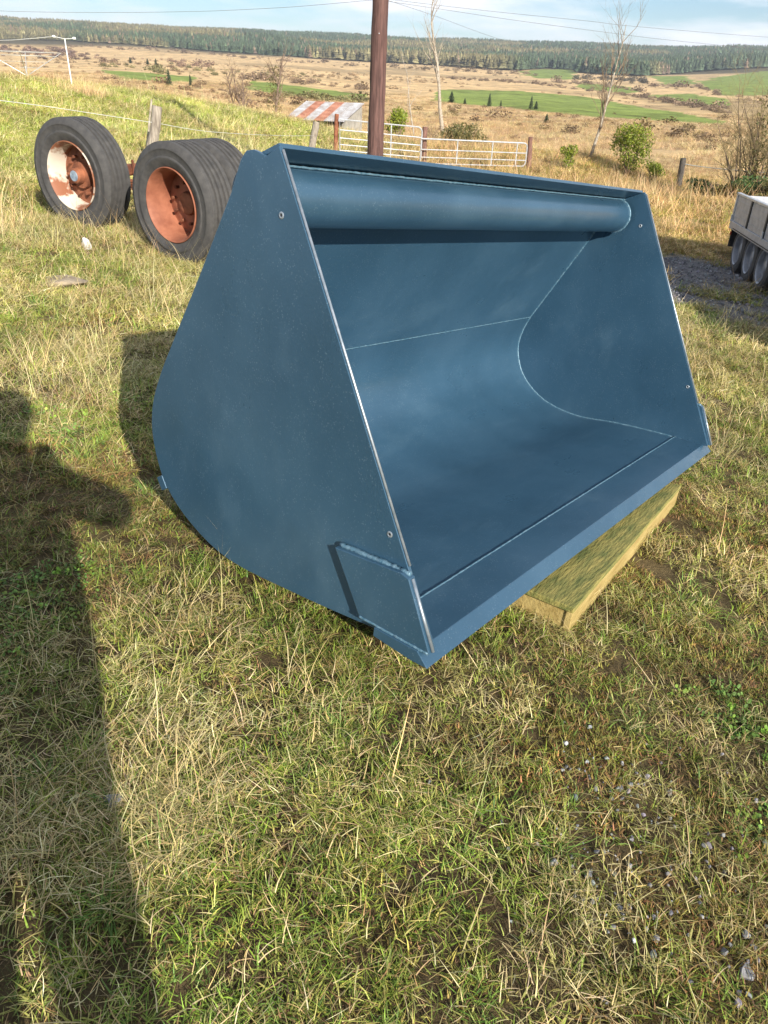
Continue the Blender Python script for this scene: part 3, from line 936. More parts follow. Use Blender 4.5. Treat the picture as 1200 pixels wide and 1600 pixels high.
# washing-line post, rotary dryer
def washing():
    b = at(114, 143, 27); t = at(101, 60, 27)
    gz = G(b[0], b[1])
    root = empty('washing_line_post', (b[0], b[1], gz))
    tag(root, 'white metal washing line post leaning on the crest of the green bank', 'post')
    L_ = Vector((t[0] - b[0], t[1] - b[1], t[2] - gz))
    mb = MB(); mb.tube([L_ * -.1, L_ * .5, L_], [.021, .019, .018], n=10); mb.build('pole', M_whitepole, root, smooth=True)
    a1 = Vector(at(84, 57, 27)) - root.location; a2 = Vector(at(116, 60, 27)) - root.location
    mb = MB(); mb.tube([a1, L_ - Vector((0, 0, .01)), a2], .006, n=8); mb.build('cross_arm', M_whitepole, root, smooth=True)
    for a in (a1, a2):
        mb = MB(); mb.lathe([(-.04, .001), (-.04, .03), (0, .036), (.04, .03), (.04, .001)], n=12); o = mb.build('pulley', M_whitepole, root, smooth=True); o.location = a
    wire('washing_line', 'pale washing line stretched from the white leaning post', [(84, 57, 27), (40, 61, 26), (0, 63, 25), (-120, 62, 23)], .008, M_rope)
    c = at(41, 112, 30); gz = G(c[0], c[1])
    root = empty('rotary_dryer', (c[0], c[1], gz))
    tag(root, 'rotary clothes dryer with silver arms behind the green bank', 'clothes dryer')
    hc = c[2] - gz
    mb = MB(); mb.tube([(0, 0, -.1), (0, 0, hc + .15)], .03, n=10); mb.build('pole', M_galv, root, smooth=True)
    for k in range(4):
        g = rad(20 + 90 * k)
        e = Vector((math.cos(g) * 1.15, math.sin(g) * 1.15, hc + .55))
        mb = MB(); mb.tube([(0, 0, hc - .12), e], .010, n=8); arm = mb.build('arm', M_galv, root, smooth=True)
    for q_ in (.35, .6, .85, 1.0):
        P = [(math.cos(rad(20 + 90 * k)) * 1.15 * q_, math.sin(rad(20 + 90 * k)) * 1.15 * q_, hc - .12 + .67 * q_) for k in range(5)]
        mb = MB(); mb.tube(P, .006, n=4); mb.build('line', M_rope, root)
washing()

# ------------------------------------------------------------------ trailer
def trailer():
    fx, fy = 4.93, 11.36
    dr = Vector((-math.sin(rad(10)), -math.cos(rad(10)), 0))
    Lt, Wt = 6.1, 1.95
    gz0 = at(1140, 417, 12.4)[2]
    nx, ny = fx + dr.x * Lt, fy + dr.y * Lt
    dr3 = Vector((dr.x, dr.y, (G(nx, ny) - G(fx, fy)) / Lt * .6)).normalized()
    latv = Vector((0, 0, 1)).cross(dr)            # to the right of the camera's view of its side
    latv = latv if latv.x > 0 else -latv
    z_ax = dr3.cross(latv); z_ax = z_ax if z_ax.z > 0 else -z_ax
    # local x: along (far to near), local y: across, local z: up; keep right handed
    R = frame(dr3, z_ax)
    ysgn = 1 if (R @ Vector((0, 1, 0))).x > 0 else -1
    gz = min(G(fx, fy), gz0)
    root = empty('flatbed_trailer', (fx, fy, G(fx, fy) - .02), R)
    tag(root, 'grey galvanised dropside trailer with three wheels in a row parked in shade', 'trailer')
    Y = lambda v: v * ysgn
    mb = MB()
    mb.box((Lt / 2, Y(Wt / 2), .60), (Lt - .02, Wt - .06, .03)); mb.build('deck', M_deck, root)
    for yy in (.02, Wt - .02):
        mb = MB(); mb.box((Lt / 2, Y(yy), .575), (Lt, .05, .11)); mb.build('side_rail', M_galv_panel, root, bevel=.006)
    for yy in (.45, Wt - .45):
        mb = MB(); mb.box((Lt / 2, Y(yy), .50), (Lt - .1, .06, .10)); mb.build('chassis_rail', M_galv, root)
    n = 7
    for yy, s in ((.02, -1), (Wt - .02, 1)):
        for k in range(n):
            x0 = .03 + k * (Lt - .06) / n; x1 = .03 + (k + 1) * (Lt - .06) / n
            mb = MB(); mb.box(((x0 + x1) / 2, Y(yy), .80), (x1 - x0 - .07, .022, .33)); p = mb.build('side_panel', M_galv_panel, root, bevel=.004)
            for zz in (.70, .80, .90):
                mb = MB(); mb.box(((x0 + x1) / 2, Y(yy + s * .0125), zz), (x1 - x0 - .10, .006, .012)); mb.build('rib', M_galv_panel, p)
        for k in range(n + 1):
            x0 = .03 + k * (Lt - .06) / n
            mb = MB(); mb.box((x0, Y(yy), .80), (.06, .05, .345)); mb.build('side_post', M_black if 0 < k < n else M_galv, root, bevel=.004)
            if k in (0, 2, 4):
                mb = MB(); mb.box((x0 + .01, Y(yy + s * .03), .66), (.035, .02, .09)); mb.build('latch', M_galv, root, bevel=.004)
        mb = MB(); mb.box((Lt / 2, Y(yy), .986), (Lt, .055, .03)); mb.build('top_rail', M_galv, root, bevel=.005)
    for xx in (.03, Lt - .03):
        mb = MB(); mb.box((xx, Y(Wt / 2), .80), (.022, Wt - .12, .33)); mb.build('end_panel', M_galv_panel, root, bevel=.004)
    for k in range(3):
        for yy in (.12, Wt - .12):
            cx = .62 + k * .66
            wr = bpy.data.objects.new('wheel', None); col.objects.link(wr); wr.parent = root
            wr.location = (cx, Y(yy), .315)
            so = -1 if yy < 1 else 1
            mbt = MB(); tw = .17
            prof = [(-.07, .19), (-.088, .22), (-.09, .27), (-.075, .305), (-.04, .315), (-.035, .305), (-.028, .305), (-.024, .315), (.024, .315), (.028, .305), (.035, .305), (.04, .315), (.075, .305), (.09, .27), (.088, .22), (.07, .19)]
            mbt.lathe(prof, n=40, close=True); mbt.v = [(b, a, c) for a, b, c in mbt.v]
            mbt.build('tyre', M_tyre, wr, smooth=True)
            mbr = MB(); mbr.lathe([(.085, .205), (.092, .20), (.08, .185), (.03, .175), (.02, .12), (.045, .08), (.05, .0005), (.03, .0005), (.0, .12), (.0, .19), (.08, .195)], n=36)
            mbr.v = [(b, a * so * ysgn, c) for a, b, c in mbr.v]
            mbr.build('rim', M_rimgrey, wr, smooth=True)
    # black mudguard flap with a red tail lamp at the far end
    mb = MB(); mb.box((.05, Y(.16), .42), (.03, .26, .30)); lb = mb.build('lamp_board', M_black, root, bevel=.01)
    mb = MB(); mb.box((.09, Y(.02), .46), (.03, .02, .05)); mb.build('side_lamp', M_redlamp, lb, bevel=.004)
    mb = MB(); mb.box((1.3, Y(.10), .545), (2.1, .22, .012)); mb.build('mudguard', M_black, root)
    mb = MB(); mb.tube([(Lt, Y(Wt / 2), .50), (Lt + 1.1, Y(Wt / 2), .46)], .05, n=10); mb.build('drawbar', M_galv, root, smooth=True)
    mb = MB(); mb.tube([(Lt + .8, Y(Wt / 2), .9), (Lt + .8, Y(Wt / 2), .02)], .03, n=10); mb.build('jockey_stand', M_galv, root, smooth=True)
trailer()

# ------------------------------------------------------------------ person holding the phone (behind the lens; throws the long shadow)
M_person = bpy.data.materials.new('jacket_jeans_skin'); M_person.use_nodes = True
_nt = M_person.node_tree
_g = N(_nt, 'ShaderNodeTexCoord'); _s = N(_nt, 'ShaderNodeSeparateXYZ'); _nt.links.new(_g.outputs['Object'], _s.inputs[0])
_r = ramp(_nt, [(0, (.03, .03, .03)), (.05, (.05, .06, .09)), (.47, (.04, .06, .05)), (.845, (.45, .28, .20))])
_r.color_ramp.interpolation = 'CONSTANT'
_m = N(_nt, 'ShaderNodeMath', operation='DIVIDE'); _m.inputs[1].default_value = 1.86
_nt.links.new(_s.outputs['Z'], _m.inputs[0]); _nt.links.new(_m.outputs[0], _r.inputs['Fac']); _nt.links.new(_r.outputs['Color'], _nt.nodes['Principled BSDF'].inputs['Base Color'])
_nt.nodes['Principled BSDF'].inputs['Roughness'].default_value = .8
M_skin = simple('hair_brown', (.05, .03, .02), (.1, .06, .04), scale=30, rough=.7)

def person():
    fx, fy = .01, -.455
    fz = G(fx, fy)
    root = empty('person', (fx, fy, fz))
    tag(root, 'person in dark jacket and jeans holding up a phone toward the bucket', 'person')
    V = []; R_ = []; E_ = []
    def v(p, r, par=None):
        V.append(p); R_.append(r if isinstance(r, tuple) else (r, r))
        if par is not None: E_.append((par, len(V) - 1))
        return len(V) - 1
    pel = v((0, 0, .95), (.225, .15))
    wa = v((0, .01, 1.12), (.235, .165), pel)
    ch = v((.01, .03, 1.34), (.235, .165), wa)
    nb = v((.02, .06, 1.51), (.12, .10), ch)
    nk = v((.03, .10, 1.585), .065, nb)
    hd = v((.04, .14, 1.655), (.084, .10), nk)
    ht = v((.04, .13, 1.735), (.088, .102), hd)
    hp = v((.04, .125, 1.785), (.05, .06), ht)
    no = v((.04, .245, 1.67), .014, hd)
    px_ = -fx
    for s in (-1, 1):
        v((.04 + s * .094, .125, 1.68), (.012, .02), hd)
        sh = v((s * .225, .03, 1.455), .095, ch)
        el = v((s * .38, .17, 1.29), .068, sh)
        fa = v((px_ + s * .19, .31, 1.30), .055, el)
        wr = v((px_ + s * .080, .395, 1.31), .032, fa)
        pm = v((px_ + s * .058, .415, 1.345), (.016, .036), wr)
        for k, (dz, ln) in enumerate(((.055, .030), (.033, .036), (.010, .034), (-.014, .026))):
            a = v((px_ + s * .050, .428, 1.345 + dz * .7), .009, pm)
            b = v((px_ + s * .044, .4305, 1.350 + dz), .008, a)
            v((px_ + s * .040, .4305, 1.350 + dz + .012), .007, b)
        th = v((px_ + s * .046, .402, 1.325), .011, wr)
        v((px_ + s * .030, .412, 1.355), .009, th)
        hip = v((s * .115, .0, .84), .100, pel)
        kn = v((s * .112, .03, .50), .074, hip)
        an = v((s * .115, -.02, .10), .06, kn)
        he = v((s * .115, -.045, .045), .045, an)
        v((s * .13, .15, .038), .04, an)
    me = bpy.data.meshes.new('body'); me.from_pydata(V, E_, [])
    me.materials.append(M_person)
    o = bpy.data.objects.new('body', me); col.objects.link(o); o.parent = root
    md = o.modifiers.new('skin', 'SKIN'); md.use_smooth_shade = True
    for i, sv in enumerate(me.skin_vertices[0].data):
        sv.radius = R_[i]; sv.use_root = (i == 0)
    sb = o.modifiers.new('sub', 'SUBSURF'); sb.levels = 2; sb.render_levels = 2
    mb = MB()
    for k in range(9):
        pass
    mb.lathe([(-.02, .108), (.04, .112), (.09, .100), (.125, .065), (.14, .0005)], n=20)
    mb.v = [(b, c * 1.1 - .005 , a) for a, b, c in mb.v]
    h = mb.build('hair', M_skin, root, smooth='all'); h.location = (.04, .12, 1.705)
    mb = MB(); mb.box((0, 0, 0), (.072, .008, .15))
    ph = mb.build('phone', M_black, None, bevel=.004)
    # the phone lies just behind the lens, tilted with the camera
    pm = cm.copy(); pm.translation = Vector((0, 0, H)) + Vector(-C_F) * .012 - Vector(C_U) * .045
    ph.matrix_world = pm @ Matrix.Rotation(rad(90), 4, 'X')
    tag(ph, 'black smartphone held up in both hands of the person', 'phone')
person()

# ------------------------------------------------------------------ stones and slab
def rock(name, label, pix, size, mat, flat=.6, seed=0, emb=.3):
    p, r_ = hit(*pix)
    bm = bmesh.new(); bmesh.ops.create_icosphere(bm, subdivisions=3, radius=.5)
    rr = random.Random(seed)
    dirs = [(Vector((rr.gauss(0, 1), rr.gauss(0, 1), rr.gauss(0, 1))).normalized(), rr.uniform(.28, .45)) for _ in range(14)]
    for q_ in bm.verts:
        for dv, lim in dirs:
            e = q_.co.dot(dv) - lim
            if e > 0: q_.co -= dv * e * .9
    me = bpy.data.meshes.new(name); 
    for q_ in bm.verts: q_.co = Vector((q_.co.x * size[0], q_.co.y * size[1], q_.co.z * size[2]))
    bm.to_mesh(me); bm.free(); me.materials.append(mat)
    o = bpy.data.objects.new(name, me); col.objects.link(o)
    o.location = (p[0], p[1], p[2] + size[2] * (.5 - emb)); o.rotation_euler = (rr.uniform(-.15, .15), rr.uniform(-.15, .15), rr.uniform(0, 6))
    tag(o, label, 'stone')
rock('white_stone', 'small bright white stone in the grass below the lorry wheels', (136, 390), (.11, .09, .16), M_white, seed=3)
rock('flat_slab', 'flat tan slab of dried earth lying in the straw grass', (92, 446), (.58, .30, .09), M_slab, seed=5, emb=.30)
rock('dark_stone', 'dark bluish stone lying in the person shadow', (178, 1256), (.045, .04, .04), M_stone, seed=8)
rock('grey_stone', 'broad grey stone half buried among the gravel bits', (1165, 1520), (.040, .034, .022), M_stone, seed=9)

# ------------------------------------------------------------------ trees and bushes
def grow(mb, p, d, L, r, depth, rr, spread, up, nseg=5, tw=None, kids=(3, 5), ratio=(.5, .75), gn=.16):
    pts = [p.copy()]; radii = [r]
    cur = p.copy(); dv = d.normalized()
    for k in range(nseg):
        dv = (dv + Vector((rr.gauss(0, gn), rr.gauss(0, gn), rr.gauss(0, gn * .6) + up)) ).normalized()
        cur = cur + dv * (L / nseg)
        pts.append(cur.copy()); radii.append(r * (1 - .72 * (k + 1) / nseg))
    target = mb if depth > 0 or tw is None else tw
    target.tube(pts, radii, n=7 if depth >= 3 else (5 if depth == 2 else 3), caps=False)
    if depth <= 0: return
    for _ in range(rr.randint(*kids)):
        t = rr.uniform(.3, 1.0) * nseg
        i = min(int(t), nseg - 1)
        q_ = pts[i].lerp(pts[i + 1], t - i)
        seg = (pts[i + 1] - pts[i]).normalized()
        side = Vector((rr.gauss(0, 1), rr.gauss(0, 1), rr.gauss(0, .5)))
        side = (side - seg * side.dot(seg)).normalized()
        grow(mb, q_, (seg + side * rr.uniform(.5, 1.0) * spread), L * rr.uniform(*ratio), radii[i] * .62, depth - 1, rr, spread, up, nseg=max(3, nseg - 1), tw=tw, kids=kids, ratio=ratio, gn=gn)

def bare_tree(name, label, base_px, top_px, r, mat_t, mat_c, seed, stems=1, depth=3, spread=.7, up=.06, thick=.03, kids=(3, 5), ratio=(.45, .72), cat='tree', lean=None, width=None, wander=.16, ivy=None):
    b = at(*base_px, r); t = at(*top_px, r)
    gz = G(b[0], b[1])
    Hh = t[2] - gz
    rr = random.Random(seed)
    trunk, crown = MB(), MB()
    for s in range(stems):
        d0 = Vector((t[0] - b[0], t[1] - b[1], Hh)).normalized()
        p0 = Vector((0, 0, -.15))
        if stems > 1:
            g = rr.uniform(0, 6.28)
            d0 = d0 + Vector((math.cos(g), math.sin(g), 0)) * rr.uniform(.1, .55 if stems > 5 else .25)
            p0 += Vector((math.cos(g), math.sin(g), 0)) * rr.uniform(.05, .3)
        Ls = Hh * (1 if stems == 1 else rr.uniform(.62, .98))
        pts = [p0]; cur = p0.copy(); dv = d0.normalized(); rads = [Hh * thick]
        ns = 9
        for k in range(ns):
            dv = (dv + Vector((rr.gauss(0, wander * .45), rr.gauss(0, wander * .45), .02))).normalized()
            cur = cur + dv * ((Ls * .92 + .15) / ns); pts.append(cur.copy()); rads.append(Hh * thick * (1 - .86 * (k + 1) / ns))
        trunk.tube(pts, rads, n=8)
        for k in range(2, ns):
            for _ in range(rr.randint(1, kids[0])):
                seg = (pts[k + 1] - pts[k]).normalized()
                side = Vector((rr.gauss(0, 1), rr.gauss(0, 1), 0)).normalized()
                grow(crown, pts[k].lerp(pts[k + 1], rr.random()), seg * .9 + side * spread, Ls * rr.uniform(.16, .34) * (1.25 - .6 * k / ns), rads[k] * .6, depth - 1, rr, spread, up, nseg=4, kids=kids, ratio=ratio, gn=wander)
    root = empty(name, (b[0], b[1], gz))
    tag(root, label, cat)
    trunk.build('trunk', mat_t, root, smooth='all', fixn=False)
    crown.build('crown', mat_c, root, smooth='all', fixn=False)
    if ivy:
        mb = MB()
        for k in range(ivy):
            g = rr.uniform(0, 6.28); h = rr.uniform(.1, .75) * Hh; q_ = rr.uniform(.02, .12) * Hh
            leaf(mb, Vector((math.cos(g) * q_, math.sin(g) * q_, h)), .05, rr)
        mb.build('ivy', M_gorse, root, fixn=False)
    return root

def leaf(mb, p, s, rr):
    n_ = Vector((rr.gauss(0, 1), rr.gauss(0, 1), rr.gauss(.4, 1))).normalized()
    a = n_.orthogonal().normalized(); a.rotate(Matrix.Rotation(rr.uniform(0, 6.28), 3, n_)); b = n_.cross(a)
    l, w_ = s * rr.uniform(.8, 1.4), s * rr.uniform(.35, .55)
    mb.add([p - a * l, p - b * w_ + n_ * l * .12, p + a * l, p + b * w_ + n_ * l * .12], [(0, 1, 2), (0, 2, 3)])

def leaf_bush(name, label, base_px, r, width, height, mat, seed, nleaf=1600, ls=.045, stems=7, cat='bush', flat=1.0, lobes=9, depth_=None):
    b = at(*base_px, r); gz = G(b[0], b[1])
    root = empty(name, (b[0], b[1], gz)); tag(root, label, cat)
    rr = random.Random(seed)
    mb = MB()
    for _ in range(stems):
        g = rr.uniform(0, 6.28)
        e = Vector((math.cos(g) * width * .3, math.sin(g) * width * .3 * flat, height * rr.uniform(.55, .85)))
        mb.tube([(0, 0, -.1), e * .5 + Vector((0, 0, .05)), e], [.02, .014, .006], n=5)
    mb.build('stem', M_bark, root, fixn=False)
    L_ = []
    for k in range(lobes):
        g = rr.uniform(0, 6.28); q_ = rr.uniform(0, .33)
        L_.append((Vector((math.cos(g) * width * q_, math.sin(g) * width * q_ * flat, height * rr.uniform(.28, .80))), width * rr.uniform(.16, .30), height * rr.uniform(.16, .26)))
    mb = MB()
    for k in range(nleaf):
        c, rx, rz = rr.choice(L_)
        dv = Vector((rr.gauss(0, 1), rr.gauss(0, 1), rr.gauss(0, 1))).normalized() * rr.uniform(.55, 1.05)
        p = c + Vector((dv.x * rx, dv.y * rx * max(flat, .5), dv.z * rz))
        if p.z < .01: p.z = rr.uniform(.01, .1)
        leaf(mb, p, ls, rr)
    mb.build('crown', mat, root, fixn=False)
    return root

bare_tree('bare_tree', 'tall thin pale leafless tree rising above the forest ridge beside the pole', (692, 208), (697, -30), 55, M_bark_pale, M_bark_pale, 12, stems=1, depth=3, spread=.5, up=.12, thick=.017, kids=(2, 3), wander=.2)
bare_tree('bare_tree', 'slender leaning leafless birch with fine twigs between the green bushes', (921, 247), (958, 16), 30, M_bark_pale, M_twig, 23, stems=1, depth=3, spread=.62, up=.10, thick=.014, kids=(3, 5), wander=.16)
bare_tree('sapling', 'thin pale crooked leafless sapling above the bright green bush by the pole', (648, 200), (628, 60), 50, M_bark_pale, M_bark_pale, 31, depth=2, spread=.4, up=.06, thick=.010, kids=(1, 2))
bare_tree('bare_tree', 'small twiggy leafless tree left of the ivy-clad one beyond the bank', (372, 180), (372, 96), 44, M_bark, M_bark, 41, stems=3, depth=3, spread=.8, up=.03, thick=.024, kids=(3, 5))
bare_tree('bare_tree', 'leafless tree partly clad in ivy beyond the bank', (430, 182), (431, 70), 44, M_bark, M_bark, 52, stems=1, depth=3, spread=.7, up=.05, thick=.026, kids=(3, 5), ivy=500)
bare_tree('bare_shrub', 'big tangled olive brown leafless shrub standing behind the trailer', (1178, 292), (1182, 80), 25, M_bark, M_twig_olive, 63, stems=16, depth=3, spread=.9, up=.06, thick=.008, kids=(3, 5), cat='shrub', ivy=500)
bare_tree('bramble', 'low brown bramble thicket left of the reddish pole', (556, 212), (556, 166), 33, M_bark, M_twig, 71, stems=8, depth=3, spread=1.0, up=-.02, thick=.010, kids=(3, 5), cat='bramble')
bare_tree('bramble', 'small dark leafless scrub beside the pale thin tree', (680, 224), (684, 178), 38, M_bark, M_twig, 75, stems=6, depth=3, spread=.9, up=0, thick=.011, kids=(3, 4), cat='bramble')
leaf_bush('laurel_bush', 'bright yellow green bush right behind the reddish pole', (622, 208), 33, 1.25, 1.15, M_leaf_yel, 1, nleaf=1500, ls=.05)
leaf_bush('laurel_bush', 'big rounded yellow green bush beside the leaning birch', (981, 264), 28.5, 1.55, 1.62, M_leaf_yel, 2, nleaf=2600, ls=.045, lobes=14)
leaf_bush('laurel_bush', 'small upright yellow green bush left of the leaning birch', (887, 258), 28, .70, .78, M_leaf_yel, 3, nleaf=700, ls=.04, lobes=6)
leaf_bush('laurel_bush', 'low spreading yellow green bush between the big bush and the dark post', (1022, 275), 28.5, 1.0, .62, M_leaf_yel, 4, nleaf=800, ls=.04, lobes=7)
leaf_bush('gorse_bush', 'dull olive gorse clump behind the low white gate', (715, 226), 40, 3.0, 1.15, M_gorse, 5, nleaf=2600, ls=.055, lobes=14, cat='bush')
ivy_i = 0
for (x, y, rr_, w_, h_) in ((1095, 297, 26, 1.3, .55), (1130, 298, 25, 1.5, .65), (1172, 299, 24, 1.6, .75), (1212, 302, 23.5, 1.6, .7)):
    o = leaf_bush('ivy_clump', 'glossy dark ivy clump on the bank behind the trailer', (x, y), rr_, w_, h_, M_leaf_ivy if ivy_i % 2 == 0 else M_gorse, 80 + ivy_i, nleaf=1100, ls=.055, lobes=8, cat='ivy')
    o['label'] = ['low ivy clump on the bank beside the dark leaning post', 'olive bramble clump growing between two ivy clumps on the bank', 'glossy ivy clump at the foot of the tangled shrub', 'bramble clump on the bank beyond the tangled shrub'][ivy_i]
    ivy_i += 1

# young conifers dotted on the bog
def conifer_mesh(name, mat, seed, tiers=9, n=11):
    rr = random.Random(seed); mb = MB()
    for k in range(tiers):
        f = k / tiers
        z0 = .06 + f * .84; R0 = .20 * (1 - f) ** .8 + .015
        for j in range(n):
            g = 2 * math.pi * j / n + rr.uniform(-.3, .3) + k
            rj = R0 * rr.uniform(.65, 1.15); dz = rr.uniform(.02, .07)
            w_ = R0 * .36
            a = Vector((math.cos(g), math.sin(g), 0)); b = Vector((-math.sin(g), math.cos(g), 0))
            mb.add([Vector((0, 0, z0 + .09)), a * rj * .6 + b * w_ + Vector((0, 0, z0 + .02)), a * rj + Vector((0, 0, z0 - dz)), a * rj * .6 - b * w_ + Vector((0, 0, z0 + .02))], [(0, 1, 2), (0, 2, 3)])
    mb.add([Vector((.012, 0, .85)), Vector((-.006, .01, .85)), Vector((-.006, -.01, .85)), Vector((0, 0, 1.0))], [(0, 1, 3), (1, 2, 3), (2, 0, 3)])
    me = bpy.data.meshes.new(name); me.from_pydata(mb.v, [], mb.f); me.materials.append(mat); me.update()
    return me
con_me = [conifer_mesh('young_conifer_crown', M_conifer_near, 5 + k) for k in range(3)]
trunk_me = None
_m = ('tiny dark conifer on the far brown moor below the forest', 'conifers on the far moor')
_f = ('young dark conifer along the lower edge of the big green field', 'conifers along the green field')
CL = [('slim upright dark conifer standing beyond the green bank', None), ('shorter conifer beside the slim upright one beyond the bank', None), _m, _m, _m, _f, _f, _f, _f, _f, _f, ('squat dark conifer out on the brown bog below the green field', None)]
for k, (x, y0, y1, wf) in enumerate([(265, 104, 134, 1.1), (298, 114, 134, 1.2), (204, 88, 99, 2), (231, 90, 101, 2), (244, 90, 102, 1.8), (764, 143, 167, 1.2), (705, 140, 161, 2.0), (726, 152, 163, 2), (782, 155, 168, 1.4), (829, 147, 171, 1.1), (837, 156, 171, 2), (853, 176, 193, 2.2)]):
    p, r_ = hit(x, y1, r0=34)
    h_ = at(x, y0, r_)[2] - p[2]
    root = empty('young_conifer', (p[0], p[1], p[2]))
    tag(root, CL[k][0], 'tree', CL[k][1])
    c = bpy.data.objects.new('crown', con_me[k % 3]); col.objects.link(c); c.parent = root
    c.scale = (h_ * wf, h_ * wf, h_); c.rotation_euler = (0, 0, k * 1.3)
    if trunk_me is None:
        mb = MB(); mb.tube([(0, 0, -.05), (0, 0, .5), (0, 0, .9)], [.025, .016, .004], n=6); t = mb.build('trunk', M_bark, root); trunk_me = t.data
    else:
        t = bpy.data.objects.new('trunk', trunk_me); col.objects.link(t); t.parent = root
    t.scale = (h_, h_, h_)

# ------------------------------------------------------------------ scattered cover (stuff)
def kinds_collection(name, meshes):
    c = bpy.data.collections.new(name)
    for i, me in enumerate(meshes):
        o = bpy.data.objects.new('%s_kind_%02d' % (name, i), me)
        c.objects.link(o)
    return c

def shade_attr(me, vals):
    a = me.color_attributes.new('shade', 'FLOAT_COLOR', 'POINT')
    vals = np.asarray(vals, np.float32)
    a.data.foreach_set('color', np.c_[vals, np.ones(len(vals), np.float32)].ravel())

def scatter(name, label, cat, P, rot, scl, kind, tint, coll):
    me = bpy.data.meshes.new(name)
    P = np.asarray(P, np.float32)
    me.vertices.add(len(P)); me.vertices.foreach_set('co', P.ravel())
    for nm, typ, arr, key in (('rot', 'FLOAT_VECTOR', rot, 'vector'), ('scl', 'FLOAT_VECTOR', scl, 'vector'), ('tint', 'FLOAT_VECTOR', tint, 'vector')):
        a = me.attributes.new(nm, typ, 'POINT'); a.data.foreach_set(key, np.asarray(arr, np.float32).ravel())
    a = me.attributes.new('kind', 'INT', 'POINT'); a.data.foreach_set('value', np.asarray(kind, np.int32))
    me.update()
    o = bpy.data.objects.new(name, me); col.objects.link(o)
    ng = bpy.data.node_groups.new(name + '_nodes', 'GeometryNodeTree')
    ng.interface.new_socket('Geometry', in_out='INPUT', socket_type='NodeSocketGeometry')
    ng.interface.new_socket('Geometry', in_out='OUTPUT', socket_type='NodeSocketGeometry')
    nd = ng.nodes
    gi, go = nd.new('NodeGroupInput'), nd.new('NodeGroupOutput')
    ci = nd.new('GeometryNodeCollectionInfo'); ci.inputs['Collection'].default_value = coll
    ci.inputs['Separate Children'].default_value = True; ci.inputs['Reset Children'].default_value = True
    ip = nd.new('GeometryNodeInstanceOnPoints'); ip.inputs['Pick Instance'].default_value = True
    def na(nm, typ):
        q_ = nd.new('GeometryNodeInputNamedAttribute'); q_.data_type = typ; q_.inputs['Name'].default_value = nm
        return [s for s in q_.outputs if s.enabled and s.name == 'Attribute'][0]
    ng.links.new(gi.outputs[0], ip.inputs['Points']); ng.links.new(ci.outputs[0], ip.inputs['Instance'])
    ng.links.new(na('kind', 'INT'), ip.inputs['Instance Index'])
    ng.links.new(na('rot', 'FLOAT_VECTOR'), ip.inputs['Rotation']); ng.links.new(na('scl', 'FLOAT_VECTOR'), ip.inputs['Scale'])
    ng.links.new(ip.outputs[0], go.inputs[0])
    md = o.modifiers.new('scatter', 'NODES'); md.node_group = ng
    o['kind'] = 'stuff'; o['label'] = label; o['category'] = cat
    return o


COL = dict(green=(.180, .250, .030), green2=(.085, .150, .026), olive=(.30, .28, .075), straw=(.44, .345, .145), pale=(.60, .50, .27), brown=(.26, .155, .070), moss=(.20, .175, .030), mossb=(.10, .060, .026), clover=(.13, .22, .045), bog=(.55, .385, .21), bogd=(.30, .18, .10), bank=(.33, .345, .075), rust=(.30, .15, .06))
COL = {k: np.array(v) for k, v in COL.items()}

